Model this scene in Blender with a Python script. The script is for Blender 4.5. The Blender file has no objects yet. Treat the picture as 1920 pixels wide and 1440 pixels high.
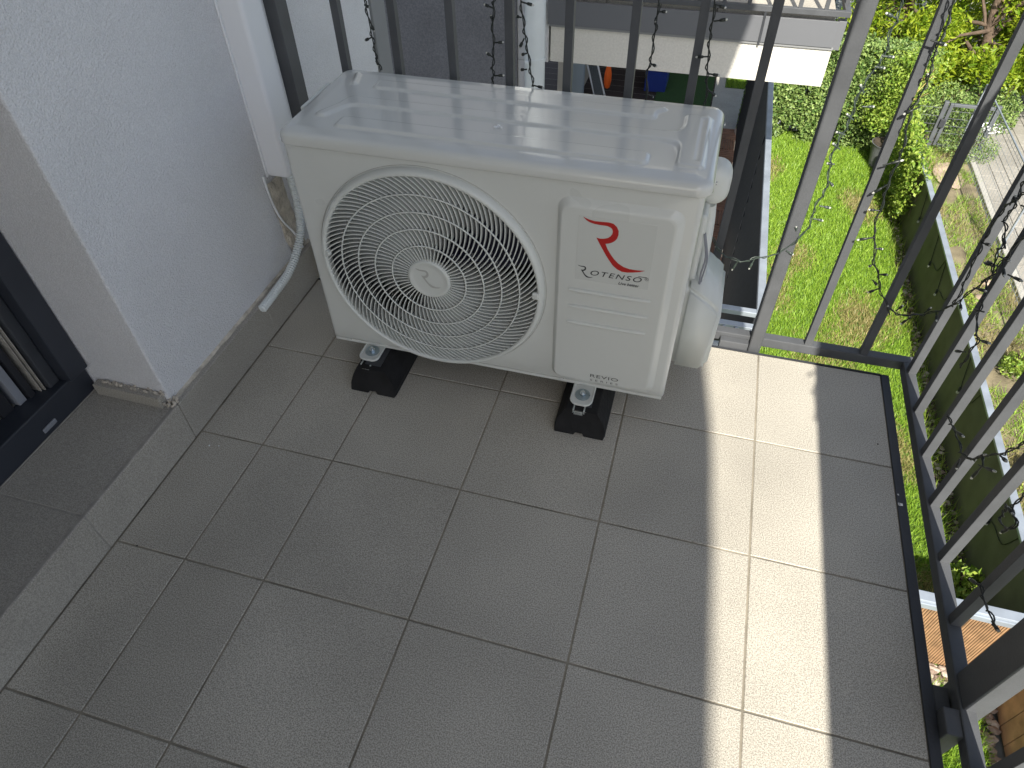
import bpy, bmesh, math, random
from mathutils import Vector, Matrix, noise
random.seed(7)
rnd = random.random
uni = random.uniform
S = bpy.context.scene
C = S.collection
# ------------------------------------------------------------------ camera
cam_d = bpy.data.cameras.new('camera'); cam = bpy.data.objects.new('camera', cam_d); C.objects.link(cam)
YAW, PITCH, ROLL, FPX = 0.2876, 0.7648, -0.0197, 1280.16
M = Matrix.Rotation(YAW, 4, 'Z') @ Matrix.Rotation(PITCH, 4, 'X') @ Matrix.Rotation(ROLL, 4, 'Z')
M.translation = Vector((0.6515, -1.082, 1.208))
cam.matrix_world = M
cam_d.sensor_fit = 'HORIZONTAL'; cam_d.sensor_width = 36; cam_d.lens = FPX / 1920 * 36
cam_d.clip_start = .02; cam_d.clip_end = 500
S.camera = cam
S.render.resolution_x = 1024; S.render.resolution_y = 768
# ------------------------------------------------------------------ light
KX, KY = .163, 1.05
sdir = Vector((KX, -KY, 1)).normalized()
EL = math.asin(sdir.z); AZ = math.atan2(sdir.x, sdir.y)
W = bpy.data.worlds.new('World'); S.world = W; W.use_nodes = True
nt = W.node_tree; nt.nodes.clear()
sky = nt.nodes.new('ShaderNodeTexSky'); sky.sky_type = 'NISHITA'; sky.sun_disc = False
sky.sun_elevation = EL; sky.sun_rotation = AZ; sky.dust_density = 1.5; sky.ozone_density = .8
bg = nt.nodes.new('ShaderNodeBackground'); bg.inputs['Strength'].default_value = .104
wo = nt.nodes.new('ShaderNodeOutputWorld')
hs = nt.nodes.new('ShaderNodeHueSaturation'); hs.inputs['Saturation'].default_value = .72
nt.links.new(sky.outputs[0], hs.inputs['Color']); nt.links.new(hs.outputs[0], bg.inputs[0]); nt.links.new(bg.outputs[0], wo.inputs[0])
sl = bpy.data.lights.new('sun', 'SUN'); sl.energy = 5.0; sl.angle = math.radians(.55); sl.color = (1, .945, .84)
so = bpy.data.objects.new('sun', sl); C.objects.link(so)
so.rotation_euler = sdir.to_track_quat('Z', 'Y').to_euler(); so.location = (2, -4, 6)
S.view_settings.view_transform = 'Standard'; S.view_settings.look = 'None'
S.view_settings.exposure = .94; S.view_settings.gamma = 1
S.render.engine = 'CYCLES'
S.cycles.max_bounces = 8; S.cycles.diffuse_bounces = 5

# ------------------------------------------------------------------ materials
def mat(name, col, rough=.5, metal=0, var=0, vscale=8, bump=0, bscale=60, speck=None, coat=0, spec=.5, detail=4, objco=True, sub=0):
    m = bpy.data.materials.new(name); m.use_nodes = True
    n = m.node_tree; b = n.nodes['Principled BSDF']; L = n.links
    b.inputs['Base Color'].default_value = (*col, 1); b.inputs['Roughness'].default_value = rough
    b.inputs['Metallic'].default_value = metal; b.inputs['Coat Weight'].default_value = coat
    b.inputs['Specular IOR Level'].default_value = spec
    tc = n.nodes.new('ShaderNodeTexCoord'); co = tc.outputs['Object']
    last = None
    if var:
        t = n.nodes.new('ShaderNodeTexNoise'); t.inputs['Scale'].default_value = vscale; t.inputs['Detail'].default_value = detail
        L.new(co, t.inputs['Vector'])
        mr = n.nodes.new('ShaderNodeMapRange'); mr.inputs[1].default_value = .3; mr.inputs[2].default_value = .7
        mr.inputs[3].default_value = 1 - var; mr.inputs[4].default_value = 1 + var
        L.new(t.outputs['Fac'], mr.inputs[0])
        mx = n.nodes.new('ShaderNodeVectorMath'); mx.operation = 'SCALE'; mx.inputs[0].default_value = col
        L.new(mr.outputs[0], mx.inputs['Scale']); L.new(mx.outputs[0], b.inputs['Base Color']); last = mx
        rr = n.nodes.new('ShaderNodeMapRange'); rr.inputs[3].default_value = max(rough - .08, .02); rr.inputs[4].default_value = rough + .08
        L.new(t.outputs['Fac'], rr.inputs[0]); L.new(rr.outputs[0], b.inputs['Roughness'])
    if speck:
        s2, amt = speck
        t = n.nodes.new('ShaderNodeTexNoise'); t.inputs['Scale'].default_value = s2; t.inputs['Detail'].default_value = 2
        L.new(co, t.inputs['Vector'])
        mr = n.nodes.new('ShaderNodeMapRange'); mr.inputs[1].default_value = .35; mr.inputs[2].default_value = .65
        mr.inputs[3].default_value = 1 - amt; mr.inputs[4].default_value = 1 + amt
        L.new(t.outputs['Fac'], mr.inputs[0])
        mx = n.nodes.new('ShaderNodeVectorMath'); mx.operation = 'SCALE'; mx.inputs[0].default_value = col
        if last: L.new(last.outputs[0], mx.inputs[0])
        L.new(mr.outputs[0], mx.inputs['Scale']); L.new(mx.outputs[0], b.inputs['Base Color']); last = mx
    if bump:
        t = n.nodes.new('ShaderNodeTexNoise'); t.inputs['Scale'].default_value = bscale; t.inputs['Detail'].default_value = 3
        L.new(co, t.inputs['Vector'])
        bp = n.nodes.new('ShaderNodeBump'); bp.inputs['Strength'].default_value = min(bump, 1); bp.inputs['Distance'].default_value = .004 * max(1, bump)
        L.new(t.outputs['Fac'], bp.inputs['Height']); L.new(bp.outputs[0], b.inputs['Normal'])
    m['last'] = last.name if last else ''
    return m

def leafmat(name, c1, c2, rough=.5, trans=.35):
    m = bpy.data.materials.new(name); m.use_nodes = True
    n = m.node_tree; b = n.nodes['Principled BSDF']; L = n.links
    g = n.nodes.new('ShaderNodeNewGeometry'); r = n.nodes.new('ShaderNodeValToRGB')
    r.color_ramp.elements[0].color = (*c1, 1); r.color_ramp.elements[1].color = (*c2, 1)
    L.new(g.outputs['Random Per Island'], r.inputs[0]); L.new(r.outputs[0], b.inputs['Base Color'])
    b.inputs['Roughness'].default_value = rough
    tr = n.nodes.new('ShaderNodeBsdfTranslucent'); mx = n.nodes.new('ShaderNodeMixShader'); mx.inputs[0].default_value = trans
    L.new(r.outputs[0], tr.inputs[0]); L.new(b.outputs[0], mx.inputs[1]); L.new(tr.outputs[0], mx.inputs[2])
    L.new(mx.outputs[0], n.nodes['Material Output'].inputs[0])
    return m

TILE = (.392, .367, .318)
m_tile = mat('stoneware tile', TILE, .55, var=.15, vscale=2.6, speck=(450, .38), spec=.35)
# per-tile tone shift and faint dirt film
def add_island(m, amt=.05, dirt=True):
    n = m.node_tree; L = n.links; last = n.nodes[m['last']]; b = n.nodes['Principled BSDF']
    g = n.nodes.new('ShaderNodeNewGeometry'); mr = n.nodes.new('ShaderNodeMapRange')
    mr.inputs[3].default_value = 1 - amt; mr.inputs[4].default_value = 1 + amt
    L.new(g.outputs['Random Per Island'], mr.inputs[0])
    mx = n.nodes.new('ShaderNodeVectorMath'); mx.operation = 'SCALE'
    L.new(last.outputs[0], mx.inputs[0]); L.new(mr.outputs[0], mx.inputs['Scale']); L.new(mx.outputs[0], b.inputs['Base Color'])
    m['last'] = mx.name
add_island(m_tile, .05)
m_grout = mat('grout', (.24, .215, .17), .9, var=.4, vscale=9, bump=.3, bscale=200)
m_skirt = mat('skirting tile', (.34, .318, .28), .55, var=.10, vscale=4, speck=(420, .25), spec=.35)
add_island(m_skirt, .05)
m_stucco = mat('white stucco', (.70, .70, .72), .9, var=.04, vscale=5, speck=(380, .07), bump=1.1, bscale=300)
m_stucco2 = mat('neighbour stucco', (.62, .60, .55), .9, var=.05, vscale=2, speck=(90, .05), bump=.7, bscale=110)
m_greyst = mat('dark grey stucco', (.155, .157, .172), .9, var=.12, vscale=3, speck=(120, .15), bump=.6, bscale=160)
m_greystrip = mat('grey render trim', (.22, .225, .23), .8, var=.05)
m_mortar = mat('rough mortar', (.52, .47, .40), .95, var=.25, vscale=40, bump=1.5, bscale=120)
m_ac = mat('ivory powder coat', (.60, .615, .59), .30, var=.02, vscale=3, coat=.25, spec=.5)
m_aclid = mat('glossy lid coat', (.60, .61, .585), .20, var=.02, vscale=3, coat=.35, spec=.6)
m_acpl = mat('ivory plastic', (.61, .63, .605), .4, var=.02)
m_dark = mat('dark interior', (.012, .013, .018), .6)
m_fan = mat('dark fan plastic', (.02, .02, .045), .35)
m_shroud = mat('galvanised shroud', (.07, .073, .08), .6, var=.1)
m_rubber = mat('black rubber', (.012, .012, .013), .75, var=.35, vscale=30, bump=.4, bscale=90, spec=.3)
m_zinc = mat('zinc plated steel', (.62, .66, .68), .25, metal=1, var=.15, vscale=60)
m_washer = mat('blued washer', (.36, .43, .47), .3, metal=.9, var=.15, vscale=50)
m_red = mat('red print', (.42, .012, .010), .4)
m_ink = mat('dark print', (.03, .032, .035), .5)
m_inkg = mat('hub emboss', (.42, .42, .40), .4)
m_anth = mat('anthracite paint', (.035, .038, .045), .5, var=.12, vscale=10, bump=.15, bscale=200, spec=.5)
m_anthw = mat('railing paint', (.080, .084, .091), .5, var=.14, vscale=14, bump=.12, bscale=300, spec=.22)
m_door = mat('navy grey frame', (.024, .028, .038), .45, var=.1, vscale=6)
m_glass = mat('dark room glass', (.01, .011, .013), .08, spec=.6)
m_rubbergrey = mat('grey seal', (.22, .23, .26), .5, var=.1)
m_pvc = mat('white pvc', (.75, .765, .80), .38, var=.02)
m_pvc2 = mat('corrugated conduit', (.66, .70, .71), .4, var=.04)
m_cable = mat('black cable', (.010, .014, .012), .45)
m_cablegreen = mat('dark green cable', (.035, .05, .042), .4)
m_bulb = mat('clear bulb', (.75, .76, .72), .15, spec=.8)
m_bulb.node_tree.nodes['Principled BSDF'].inputs['Transmission Weight'].default_value = .5
m_seal = mat('silicone', (.30, .28, .25), .6, var=.2, vscale=50)
m_galv = mat('galvanised cap', (.33, .37, .42), .45, metal=.4, var=.15, vscale=9)
m_galv2 = mat('weathered grey steel', (.12, .13, .145), .5, metal=.3, var=.15, vscale=9)
m_slat = mat('dark slats', (.011, .010, .0095), .6, var=.3, vscale=20)
m_board = mat('green stained board', (.135, .14, .085), .8, var=.25, vscale=5)
m_brown = mat('brown board', (.32, .19, .10), .75, var=.3, vscale=12, bump=.5, bscale=60)
m_white = mat('white paint', (.78, .79, .80), .45, var=.04)
m_blue = mat('blue plastic', (.02, .05, .30), .45, var=.08)
m_orange = mat('orange cloth', (.85, .13, .01), .7, var=.1)
m_turf = mat('artificial turf', (.02, .06, .012), .9, var=.3, vscale=60, bump=1, bscale=200)
m_soil = mat('soil', (.050, .038, .027), .95, var=.5, vscale=12, bump=2, bscale=30)
m_lawnbase = mat('lawn base', (.10, .17, .028), .95, var=.35, vscale=3, bump=1.5, bscale=60)
m_verge = mat('verge earth', (.19, .16, .10), .95, var=.4, vscale=5, bump=2, bscale=40)
m_conc = mat('concrete', (.36, .35, .32), .85, var=.12, vscale=3, speck=(60, .08))
m_pave = mat('pavement slab', (.27, .255, .225), .85, var=.15, vscale=2.5, speck=(50, .12), bump=.4, bscale=60)
add_island(m_pave, .06)
m_stone = mat('stone', (.42, .32, .25), .85, var=.3, vscale=9, bump=1, bscale=20)
m_pebble = mat('pebble', (.35, .30, .26), .8, var=.4, vscale=20)
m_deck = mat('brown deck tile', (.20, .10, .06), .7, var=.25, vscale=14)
m_bark = mat('bark', (.10, .07, .05), .9, var=.4, vscale=15, bump=2, bscale=30)
m_twig = mat('straw twig', (.42, .30, .12), .7, var=.2)
m_pot = mat('grey pot', (.10, .105, .11), .6, var=.2)
m_grass = leafmat('grass blade', (.13, .26, .018), (.34, .50, .06), trans=.25)
m_drygrass = leafmat('dry grass', (.20, .19, .06), (.42, .36, .16), trans=.2)
m_ivy = leafmat('ivy leaf', (.06, .13, .025), (.30, .40, .12), trans=.2)
m_tree = leafmat('yellow green leaf', (.13, .24, .010), (.42, .50, .035), trans=.45)
m_shrub = leafmat('fresh shrub leaf', (.12, .24, .02), (.38, .48, .08), trans=.35)
m_peb2 = leafmat('pebble mix', (.16, .10, .07), (.52, .46, .40), rough=.8, trans=0)

# ------------------------------------------------------------------ mesh helpers
class MB:
    def __init__(s): s.v = []; s.f = []; s.m = []; s.s = []
    def add(s, vs, fs, mi=0, smooth=False):
        o = len(s.v); s.v += [tuple(v) for v in vs]
        for f in fs: s.f.append([o + i for i in f]); s.m.append(mi); s.s.append(smooth)
        return s
    def bm(s, bm, mi=0, smooth=False, xf=None):
        bm.verts.index_update()
        vs = [(xf @ v.co if xf else v.co.copy()) for v in bm.verts]
        s.add(vs, [[v.index for v in f.verts] for f in bm.faces], mi, smooth); bm.free(); return s
    def box(s, x0, x1, y0, y1, z0, z1, bev=0, mi=0, seg=2, xf=None, edges=None):
        bm = bmesh.new(); bmesh.ops.create_cube(bm, size=1)
        for v in bm.verts:
            v.co = Vector((x0 + (v.co.x + .5) * (x1 - x0), y0 + (v.co.y + .5) * (y1 - y0), z0 + (v.co.z + .5) * (z1 - z0)))
        if bev:
            es = bm.edges[:]
            if edges == 'z': es = [e for e in es if abs(e.verts[0].co.z - e.verts[1].co.z) > 1e-6]
            if edges == 'y': es = [e for e in es if abs(e.verts[0].co.y - e.verts[1].co.y) > 1e-6]
            bmesh.ops.bevel(bm, geom=es, offset=bev, segments=seg, affect='EDGES', profile=.5)
        return s.bm(bm, mi, False, xf)
    def tube(s, pts, r, n=8, mi=0, cap=True, smooth=True):
        pts = [Vector(p) for p in pts]; k = len(pts)
        rs = r if isinstance(r, (list, tuple)) else [r] * k
        up = None; vs = []
        for i, p in enumerate(pts):
            t = (pts[min(i + 1, k - 1)] - pts[max(i - 1, 0)])
            t = t.normalized() if t.length > 1e-9 else Vector((0, 0, 1))
            if up is None: up = t.orthogonal().normalized()
            up = (up - t * up.dot(t)); up = up.normalized() if up.length > 1e-6 else t.orthogonal().normalized()
            b = t.cross(up)
            for j in range(n):
                a = 2 * math.pi * j / n
                vs.append(p + (up * math.cos(a) + b * math.sin(a)) * rs[i])
        fs = [[i * n + j, i * n + (j + 1) % n, (i + 1) * n + (j + 1) % n, (i + 1) * n + j] for i in range(k - 1) for j in range(n)]
        s.add(vs, fs, mi, smooth)
        if cap: s.add(vs[:n], [list(range(n))[::-1]], mi); s.add(vs[-n:], [list(range(n))], mi)
        return s
    def poly(s, pts, y, thick, mi=0):   # polygon in the XZ plane at depth y, extruded towards -y
        bm = bmesh.new(); vs = [bm.verts.new((p[0], y, p[1])) for p in pts]
        f = bm.faces.new(vs); r = bmesh.ops.extrude_face_region(bm, geom=[f])
        for e in r['geom']:
            if isinstance(e, bmesh.types.BMVert): e.co.y -= thick
        bmesh.ops.triangulate(bm, faces=[f for f in bm.faces if len(f.verts) > 4]); bmesh.ops.recalc_face_normals(bm, faces=bm.faces)
        return s.bm(bm, mi)
    def build(s, name, mats, parent=None, loc=None):
        me = bpy.data.meshes.new(name); me.from_pydata(s.v, [], s.f)
        if not isinstance(mats, (list, tuple)): mats = [mats]
        for m in mats: me.materials.append(m)
        me.polygons.foreach_set('material_index', s.m); me.polygons.foreach_set('use_smooth', s.s); me.update()
        o = bpy.data.objects.new(name, me); C.objects.link(o)
        if parent is not None: o.parent = parent; o.matrix_parent_inverse = Matrix.Translation(-parent.location)
        if loc: o.location = loc
        return o

def tag(o, label=None, cat=None, group=None, kind=None):
    if label: o['label'] = label
    if cat: o['category'] = cat
    if group: o['group'] = group
    if kind: o['kind'] = kind
    return o
def thing(name, loc, label, cat, group=None):
    o = bpy.data.objects.new(name, None); C.objects.link(o); o.location = loc; o.empty_display_size = .05
    return tag(o, label, cat, group)
def bevmod(o, w=.0015, seg=2):
    m = o.modifiers.new('bev', 'BEVEL'); m.width = w; m.segments = seg; m.limit_method = 'ANGLE'; return o

def leaves(mb, pts, size, jitter=1.0, up=.3, mi=0, long=1.6):
    for p in pts:
        n = Vector((uni(-1, 1), uni(-1, 1), uni(-1, 1) + up)); n.normalize()
        t = n.orthogonal().normalized(); t.rotate(Matrix.Rotation(uni(0, 6.28), 3, n)); b = n.cross(t)
        a = size * uni(.6, 1.3); w = a / long
        p = Vector(p)
        mb.add([p - t * a * .5, p + b * w * .5 - n * w * .12, p + t * a * .5, p - b * w * .5 - n * w * .12], [[0, 1, 2, 3]], mi)

def blades(mb, regions, n, hmin, hmax, w, z0, lean=.5, keep=None):
    for _ in range(n):
        while True:
            r = random.choice(regions); x = uni(r[0], r[1]); y = uni(r[2], r[3])
            if keep is None or keep(x, y): break
        h = uni(hmin, hmax); a = uni(0, 6.28); lx, ly = math.cos(a) * h * uni(.1, lean), math.sin(a) * h * uni(.1, lean)
        b = uni(0, 6.28); wx, wy = math.cos(b) * w, math.sin(b) * w
        mb.add([(x - wx, y - wy, z0), (x + wx, y + wy, z0), (x + lx, y + ly, z0 + h)], [[0, 1, 2]])

# ================================================================== BALCONY
XL, XR, YF, YN = -.333, 1.190, .2905, -2.4
cols = [XL, -.175, 0, .3, .6, .9, XR]
mb = MB()
rows = [YF] + [-.3 * i for i in range(0, 9)]
G = .0018
for i in range(len(cols) - 1):
    for j in range(len(rows) - 1):
        mb.box(cols[i] + G, cols[i + 1] - G, rows[j + 1] + G, rows[j] - G, -.008, uni(-.0003, .0003), bev=.0012, seg=1)
fl = mb.build('balcony_floor', [m_tile]); tag(fl, kind='structure')
mb = MB(); mb.box(XL - .3, XR, YN, YF, -.03, -.0018)
tag(mb.build('floor_grout', [m_grout]), kind='structure')
mb = MB(); mb.box(-2.4, 1.17, -6, .272, -.22, -.032)
tag(mb.build('balcony_slab', [m_stucco2]), 'white rendered slab under the tiled balcony', 'slab', kind='structure')
# edge trim
tr = thing('floor_edge_trim', (1.2, .29, 0), 'black metal drip edge framing the outer border of the tiles', 'edge trim')
mb = MB(); mb.box(1.190, 1.209, YN, .2945, -.045, .0015, bev=.0008, seg=1); mb.build('side_profile', [m_anth], tr)
mb = MB(); mb.box(-.34, 1.1895, .2907, .2955, -.045, .0012); mb.build('front_profile', [m_anth], tr)
for (x, y, s, lb) in ((1.196, -.099, .006, 'larger white paint flake on the black side edge trim'), (1.193, -.073, .003, 'tiny white paint flake on the trim beyond the larger one')):
    mb = MB()
    for q in range(3):
        dx, dy = uni(-.5, .5) * s, uni(-.5, .5) * s
        mb.box(x + dx - s * .4, x + dx + s * .4, y + dy - s * .5, y + dy + s * .5, .0016, .0016 + s * .3, bev=s * .1, seg=1)
    tag(mb.build('paint_flake', [m_white]), lb, 'flake', 'white paint flakes on the edge trim')

for (x, y, rr_, dark, lb) in ((-.285, -.60, .0016, 1, 'tiny black dirt speck on the tiles near the doorstep'), (-.290, -.335, .0022, 0, 'larger white crumb on the floor beside the skirting'), (-.268, -.330, .0014, 0, 'smaller white crumb right of the larger one by the skirting'), (1.165, .06, .0018, 1, 'dark crumb on the shaded outer tile near the edge trim')):
    bm = bmesh.new(); bmesh.ops.create_icosphere(bm, subdivisions=1, radius=rr_)
    for v in bm.verts: v.co *= uni(.7, 1.2)
    mb = MB(); mb.bm(bm, 0, False, Matrix.Translation((x, y, .001)))
    tag(mb.build('crumb', [m_rubber if dark else m_white]), lb, 'crumb', 'crumbs on the floor')
# ---- building wall with skirting
bw = thing('house_wall', (-.4, 0, 0), 'white rough stucco house wall with tiled grey skirting left of the balcony', 'wall')
mb = MB(); mb.box(-2.2, -.352, -.32, .91, .0, 3.4, bev=.004, seg=2); mb.build('stucco', [m_stucco], bw)
mb = MB(); mb.box(-2.2, -.352, -.32, .91, -3.0, -.001); mb.build('lower_stucco', [m_stucco], bw)
mb = MB(); mb.box(-1.9, -.345, .9105, 1.0, -3.0, 3.4, bev=.003); mb.build('corner_profile', [m_greystrip], bw)
mb = MB()
for y0, y1 in ((-.32, .045), (.048, .32)):
    mb.box(-.351, XL, y0, y1, .001, .112, bev=.0012, seg=1)
mb.box(-.351, XL - .0009, -.319, .319, .0015, .1112)
mb.box(-.525, -.359, -.3405, -.3203, .112, .143, bev=.001, seg=1)
mb.build('skirting', [m_skirt], bw)
mb = MB()
N = 60
vs = []; fs = []
for i in range(N + 1):
    y = -.32 + .64 * i / N; h = .004 + .004 * abs(noise.noise((y * 40, 1, 3))); o = .004 * noise.noise((y * 25, 5, 2))
    vs += [(-.352, y, .1115), (-.3445 + o * .6, y, .1116), (-.3475 + o * .5, y, .1125 + h * .5), (-.352, y, .1145 + h * .6)]
fs = [[4 * i + k, 4 * i + 4 + k, 4 * i + 5 + k, 4 * i + 1 + k] for i in range(N) for k in range(3)]
mb.add(vs, fs, 0, True)
# crumbly mortar at the corner
for q in range(40):
    c = (-.350 + uni(-.008, .012), -.322 + uni(-.012, .012), .113 + uni(0, .010)); s = uni(.001, .0035)
    mb.box(c[0] - s, c[0] + s, c[1] - s, c[1] + s, c[2] - s, c[2] + s, bev=s * .4, seg=1)
for q in range(70):
    x = -.352 - rnd() * .16; c = (x, -.324 + uni(-.006, .003), .1435 + (-.352 - x) * 0 + uni(-.002, .004)); s = uni(.001, .0028)
    mb.box(c[0] - s, c[0] + s, c[1] - s, c[1] + s, c[2] - s, c[2] + s, bev=s * .4, seg=1)
mb.build('mortar_joint', [m_mortar], bw)
# damaged plaster behind the conduit
mb = MB(); N = 26; vs = []
for i in range(N + 1):
    z = .12 + .225 * i / N
    for j in range(9):
        y = .205 + .012 * noise.noise((z * 14, 2, 0)) + .0085 * j + .03 * (1 - i / N)
        o = .008 * abs(noise.noise((y * 45, z * 30, 1))) + (.0 if j in (0, 8) else .0035)
        vs.append((-.3525 + o, y, z))
mb.add(vs, [[9 * i + j, 9 * i + j + 1, 9 * i + 10 + j, 9 * i + 9 + j] for i in range(N) for j in range(8)], 0, True)
mb.build('bare_mortar_patch', [m_mortar], bw)

# ---- threshold step
st = thing('door_step', (-.4, -.9, 0), 'raised grey tiled doorstep below the dark balcony door', 'step')
mb = MB()
for y0, y1 in ((-.616, -.322), (-.914, -.6185), (-1.212, -.9165), (-1.51, -1.2145), (-2.4, -1.5125)):
    mb.box(-.540, XL - .0025, y0, y1, .1035, .1125, bev=.0012, seg=1)
    mb.box(XL - .009, XL + .0004, y0, y1, .001, .1125, bev=.0016, seg=2)
mb.build('tile', [m_skirt], st)
mb = MB(); mb.box(XL - .0085, XL - .0006, -2.4, -.3225, .0015, .1115); mb.box(-.5395, XL - .0086, -2.4, -.3225, .1040, .1118); mb.build('joint_filler', [m_seal], st)
mb = MB(); mb.box(-.60, XL - .010, -2.4, -.3215, -.02, .1020); mb.build('core', [m_grout], st)
mb = MB(); mb.box(XL - .010, XL - .0016, -2.4, -.322, .1124, .1136, bev=.0005, seg=1); mb.build('edge_joint', [m_seal], st)

# ---- door
dr = thing('balcony_door', (-.56, -.8, .11), 'dark navy framed balcony door standing open to a dark room', 'door')
mb = MB()
mb.box(-.60, -.542, -2.2, -.322, .113, .180, bev=.003)            # sill profile
mb.box(-.60, -.528, -.372, -.322, .181, 2.3, bev=.003)             # jamb
mb.box(-.60, -.528, -2.2, -.322, 2.301, 2.38, bev=.003)
mb.build('frame', [m_door], dr)
mb = MB(); mb.box(-.60, -.557, -.40, -.3725, .181, 2.3, bev=.004); mb.build('jamb_rebate', [m_anth], dr)
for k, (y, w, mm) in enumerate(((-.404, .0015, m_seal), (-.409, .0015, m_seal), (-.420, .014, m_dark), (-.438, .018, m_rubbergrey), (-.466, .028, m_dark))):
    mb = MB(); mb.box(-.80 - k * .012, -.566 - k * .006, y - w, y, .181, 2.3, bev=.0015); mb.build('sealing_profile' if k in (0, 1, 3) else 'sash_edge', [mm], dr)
mb = MB(); mb.box(-.5415, -.5395, -2.2, -.3222, .1128, .1155); mb.build('silicone_bead', [m_seal], dr)
mb = MB(); mb.box(-.5419, -.5375, -.475, -.44, .128, .139, bev=.002); mb.build('drain_cap', [m_rubbergrey], dr)
# dark interior
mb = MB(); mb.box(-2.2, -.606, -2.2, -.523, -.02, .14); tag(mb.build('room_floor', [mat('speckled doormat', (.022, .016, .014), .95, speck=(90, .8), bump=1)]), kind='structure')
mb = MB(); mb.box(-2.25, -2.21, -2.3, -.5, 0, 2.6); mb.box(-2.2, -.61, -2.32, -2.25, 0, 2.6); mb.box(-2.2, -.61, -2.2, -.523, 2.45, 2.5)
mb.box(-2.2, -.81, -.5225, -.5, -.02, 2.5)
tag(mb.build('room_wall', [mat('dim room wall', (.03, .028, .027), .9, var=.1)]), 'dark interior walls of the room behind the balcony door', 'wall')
mb = MB(); mb.box(-.62, -.352, -6, -2.402, -.02, 3.4, bev=.004); tag(mb.build('house_wall', [m_stucco]), 'white stucco wall on the near side of the balcony door', 'wall')
mb = MB(); mb.box(-.606, -.352, -2.4, -.3215, 2.385, 3.4); tag(mb.build('door_lintel', [m_stucco]), 'white stucco lintel above the balcony door', 'lintel')

# ---- white duct, conduit, thin cable
d = thing('pipe_duct', (-.33, .25, .35), 'white plastic trunking fixed upright on the stucco wall', 'cable duct')
mb = MB(); mb.box(-.3515, -.290, .2225, .300, .360, 3.0, bev=.010, seg=4); mb.build('cover', [m_pvc], d)
mb = MB(); mb.box(-.3518, -.3465, .2195, .303, .3595, 3.0, bev=.002); mb.build('back_plate', [m_pvc], d)
def spline(P, n=12):
    P = [Vector(p) for p in P]; out = []
    Q = [P[0] * 2 - P[1]] + P + [P[-1] * 2 - P[-2]]
    for i in range(1, len(Q) - 2):
        for k in range(n):
            t = k / n; a, b, c, e = Q[i - 1], Q[i], Q[i + 1], Q[i + 2]
            out.append(.5 * ((2 * b) + (c - a) * t + (2 * a - 5 * b + 4 * c - e) * t * t + (3 * b - a - 3 * c + e) * t ** 3))
    out.append(P[-1]); return out
cp = spline([(-.312, .262, .40), (-.312, .262, .345), (-.312, .260, .27), (-.312, .235, .19), (-.314, .16, .135), (-.322, .075, .115), (-.326, .018, .108)], 90)
L = 0; pts = [cp[0]]; rr = []
for i in range(1, len(cp)):
    L += (cp[i] - cp[i - 1]).length; pts.append(cp[i])
acc = 0; rr = [.0105]
for i in range(1, len(pts)):
    acc += (pts[i] - pts[i - 1]).length; rr.append(.0100 + .0016 * math.sin(acc / .0066 * 2 * math.pi))
mb = MB(); mb.tube(pts, rr, 14)
tag(mb.build('corrugated_conduit', [m_pvc2]), 'pale ribbed plastic conduit curling from the white duct to the skirting', 'conduit')
mb = MB(); mb.tube(spline([(-.349, .205, .37), (-.349, .21, .30), (-.345, .222, .24), (-.338, .25, .18), (-.334, .262, .13)], 10), .0028, 8)
tag(mb.build('thin_cable', [m_pvc]), 'thin pale cable running down the stucco beside the ribbed conduit', 'cable')

# ================================================================== RAILING
RL = thing('balcony_railing', (1.24, .33, 0), 'dark anthracite steel balcony railing with upright square bars', 'railing')
yA, yB = .3195, .3445; zA, zB = .003, .030
mb = MB(); mb.box(-.30, 1.259, yA, yB, zA, zB, bev=.002); mb.box(1.234, 1.259, -2.3, yA - .0003, zA, zB, bev=.002)
mb.build('bottom_rail', [m_anthw], RL)
mb = MB(); mb.box(-.30, 1.265, .312, .352, 1.06, 1.075, bev=.002); mb.box(1.212, 1.272, -2.3, .3117, 1.06, 1.082, bev=.002)
mb.build('handrail', [m_anthw], RL)
b0 = None
bars = [(x, .322) for x in (-.147, -.018, .109, .235, .358, .486, .610, .736, 1.003, 1.1345)]
bars = [(x, y, x + .0172, y + .0180) for x, y in bars]
for y in (.281, .152, .022, -.108, -.238, -.367, -.632, -.761, -.890, -1.019, -1.148, -1.277, -1.406, -1.68, -1.809, -1.938, -2.067):
    bars.append((1.2400, y, 1.2584, y + .0184))
for x0, y0, x1, y1 in bars:
    mb = MB(); mb.box(x0, x1, y0, y1, zB + .0002, 1.0598, bev=.0008, edges='z'); mb.build('baluster', [m_anthw], RL)
    
for x0, x1, y0, y1, z0 in ((-.302, -.272, .315, .36, -.12), (.873, .903, .305, .3435, -.14), (1.2385, 1.2735, -.5155, -.455, -.14), (1.2385, 1.2735, -1.6, -1.55, -.14)):
    mb = MB(); mb.box(x0, x1, y0, y1, z0, 1.0598, bev=.005 if x0 == .873 else .002, edges='z', seg=4); mb.build('post', [m_anthw], RL)
mb = MB(); mb.box(1.2097, 1.238, -.560, -.5158, -.06, .026, bev=.002); mb.box(1.2097, 1.234, -.5157, -.47, -.06, -.0, bev=.002); mb.build('slab_bracket', [m_anthw], RL)
mb = MB()
for (x0, y0, x1, y1) in bars:
    pass
mb.box(.80, .8705, .298, .3190, -.02, .020, bev=.002); mb.box(.855, .925, .2965, .318, -.14, -.045); mb.build('slab_plate', [m_anthw], RL)
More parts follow.
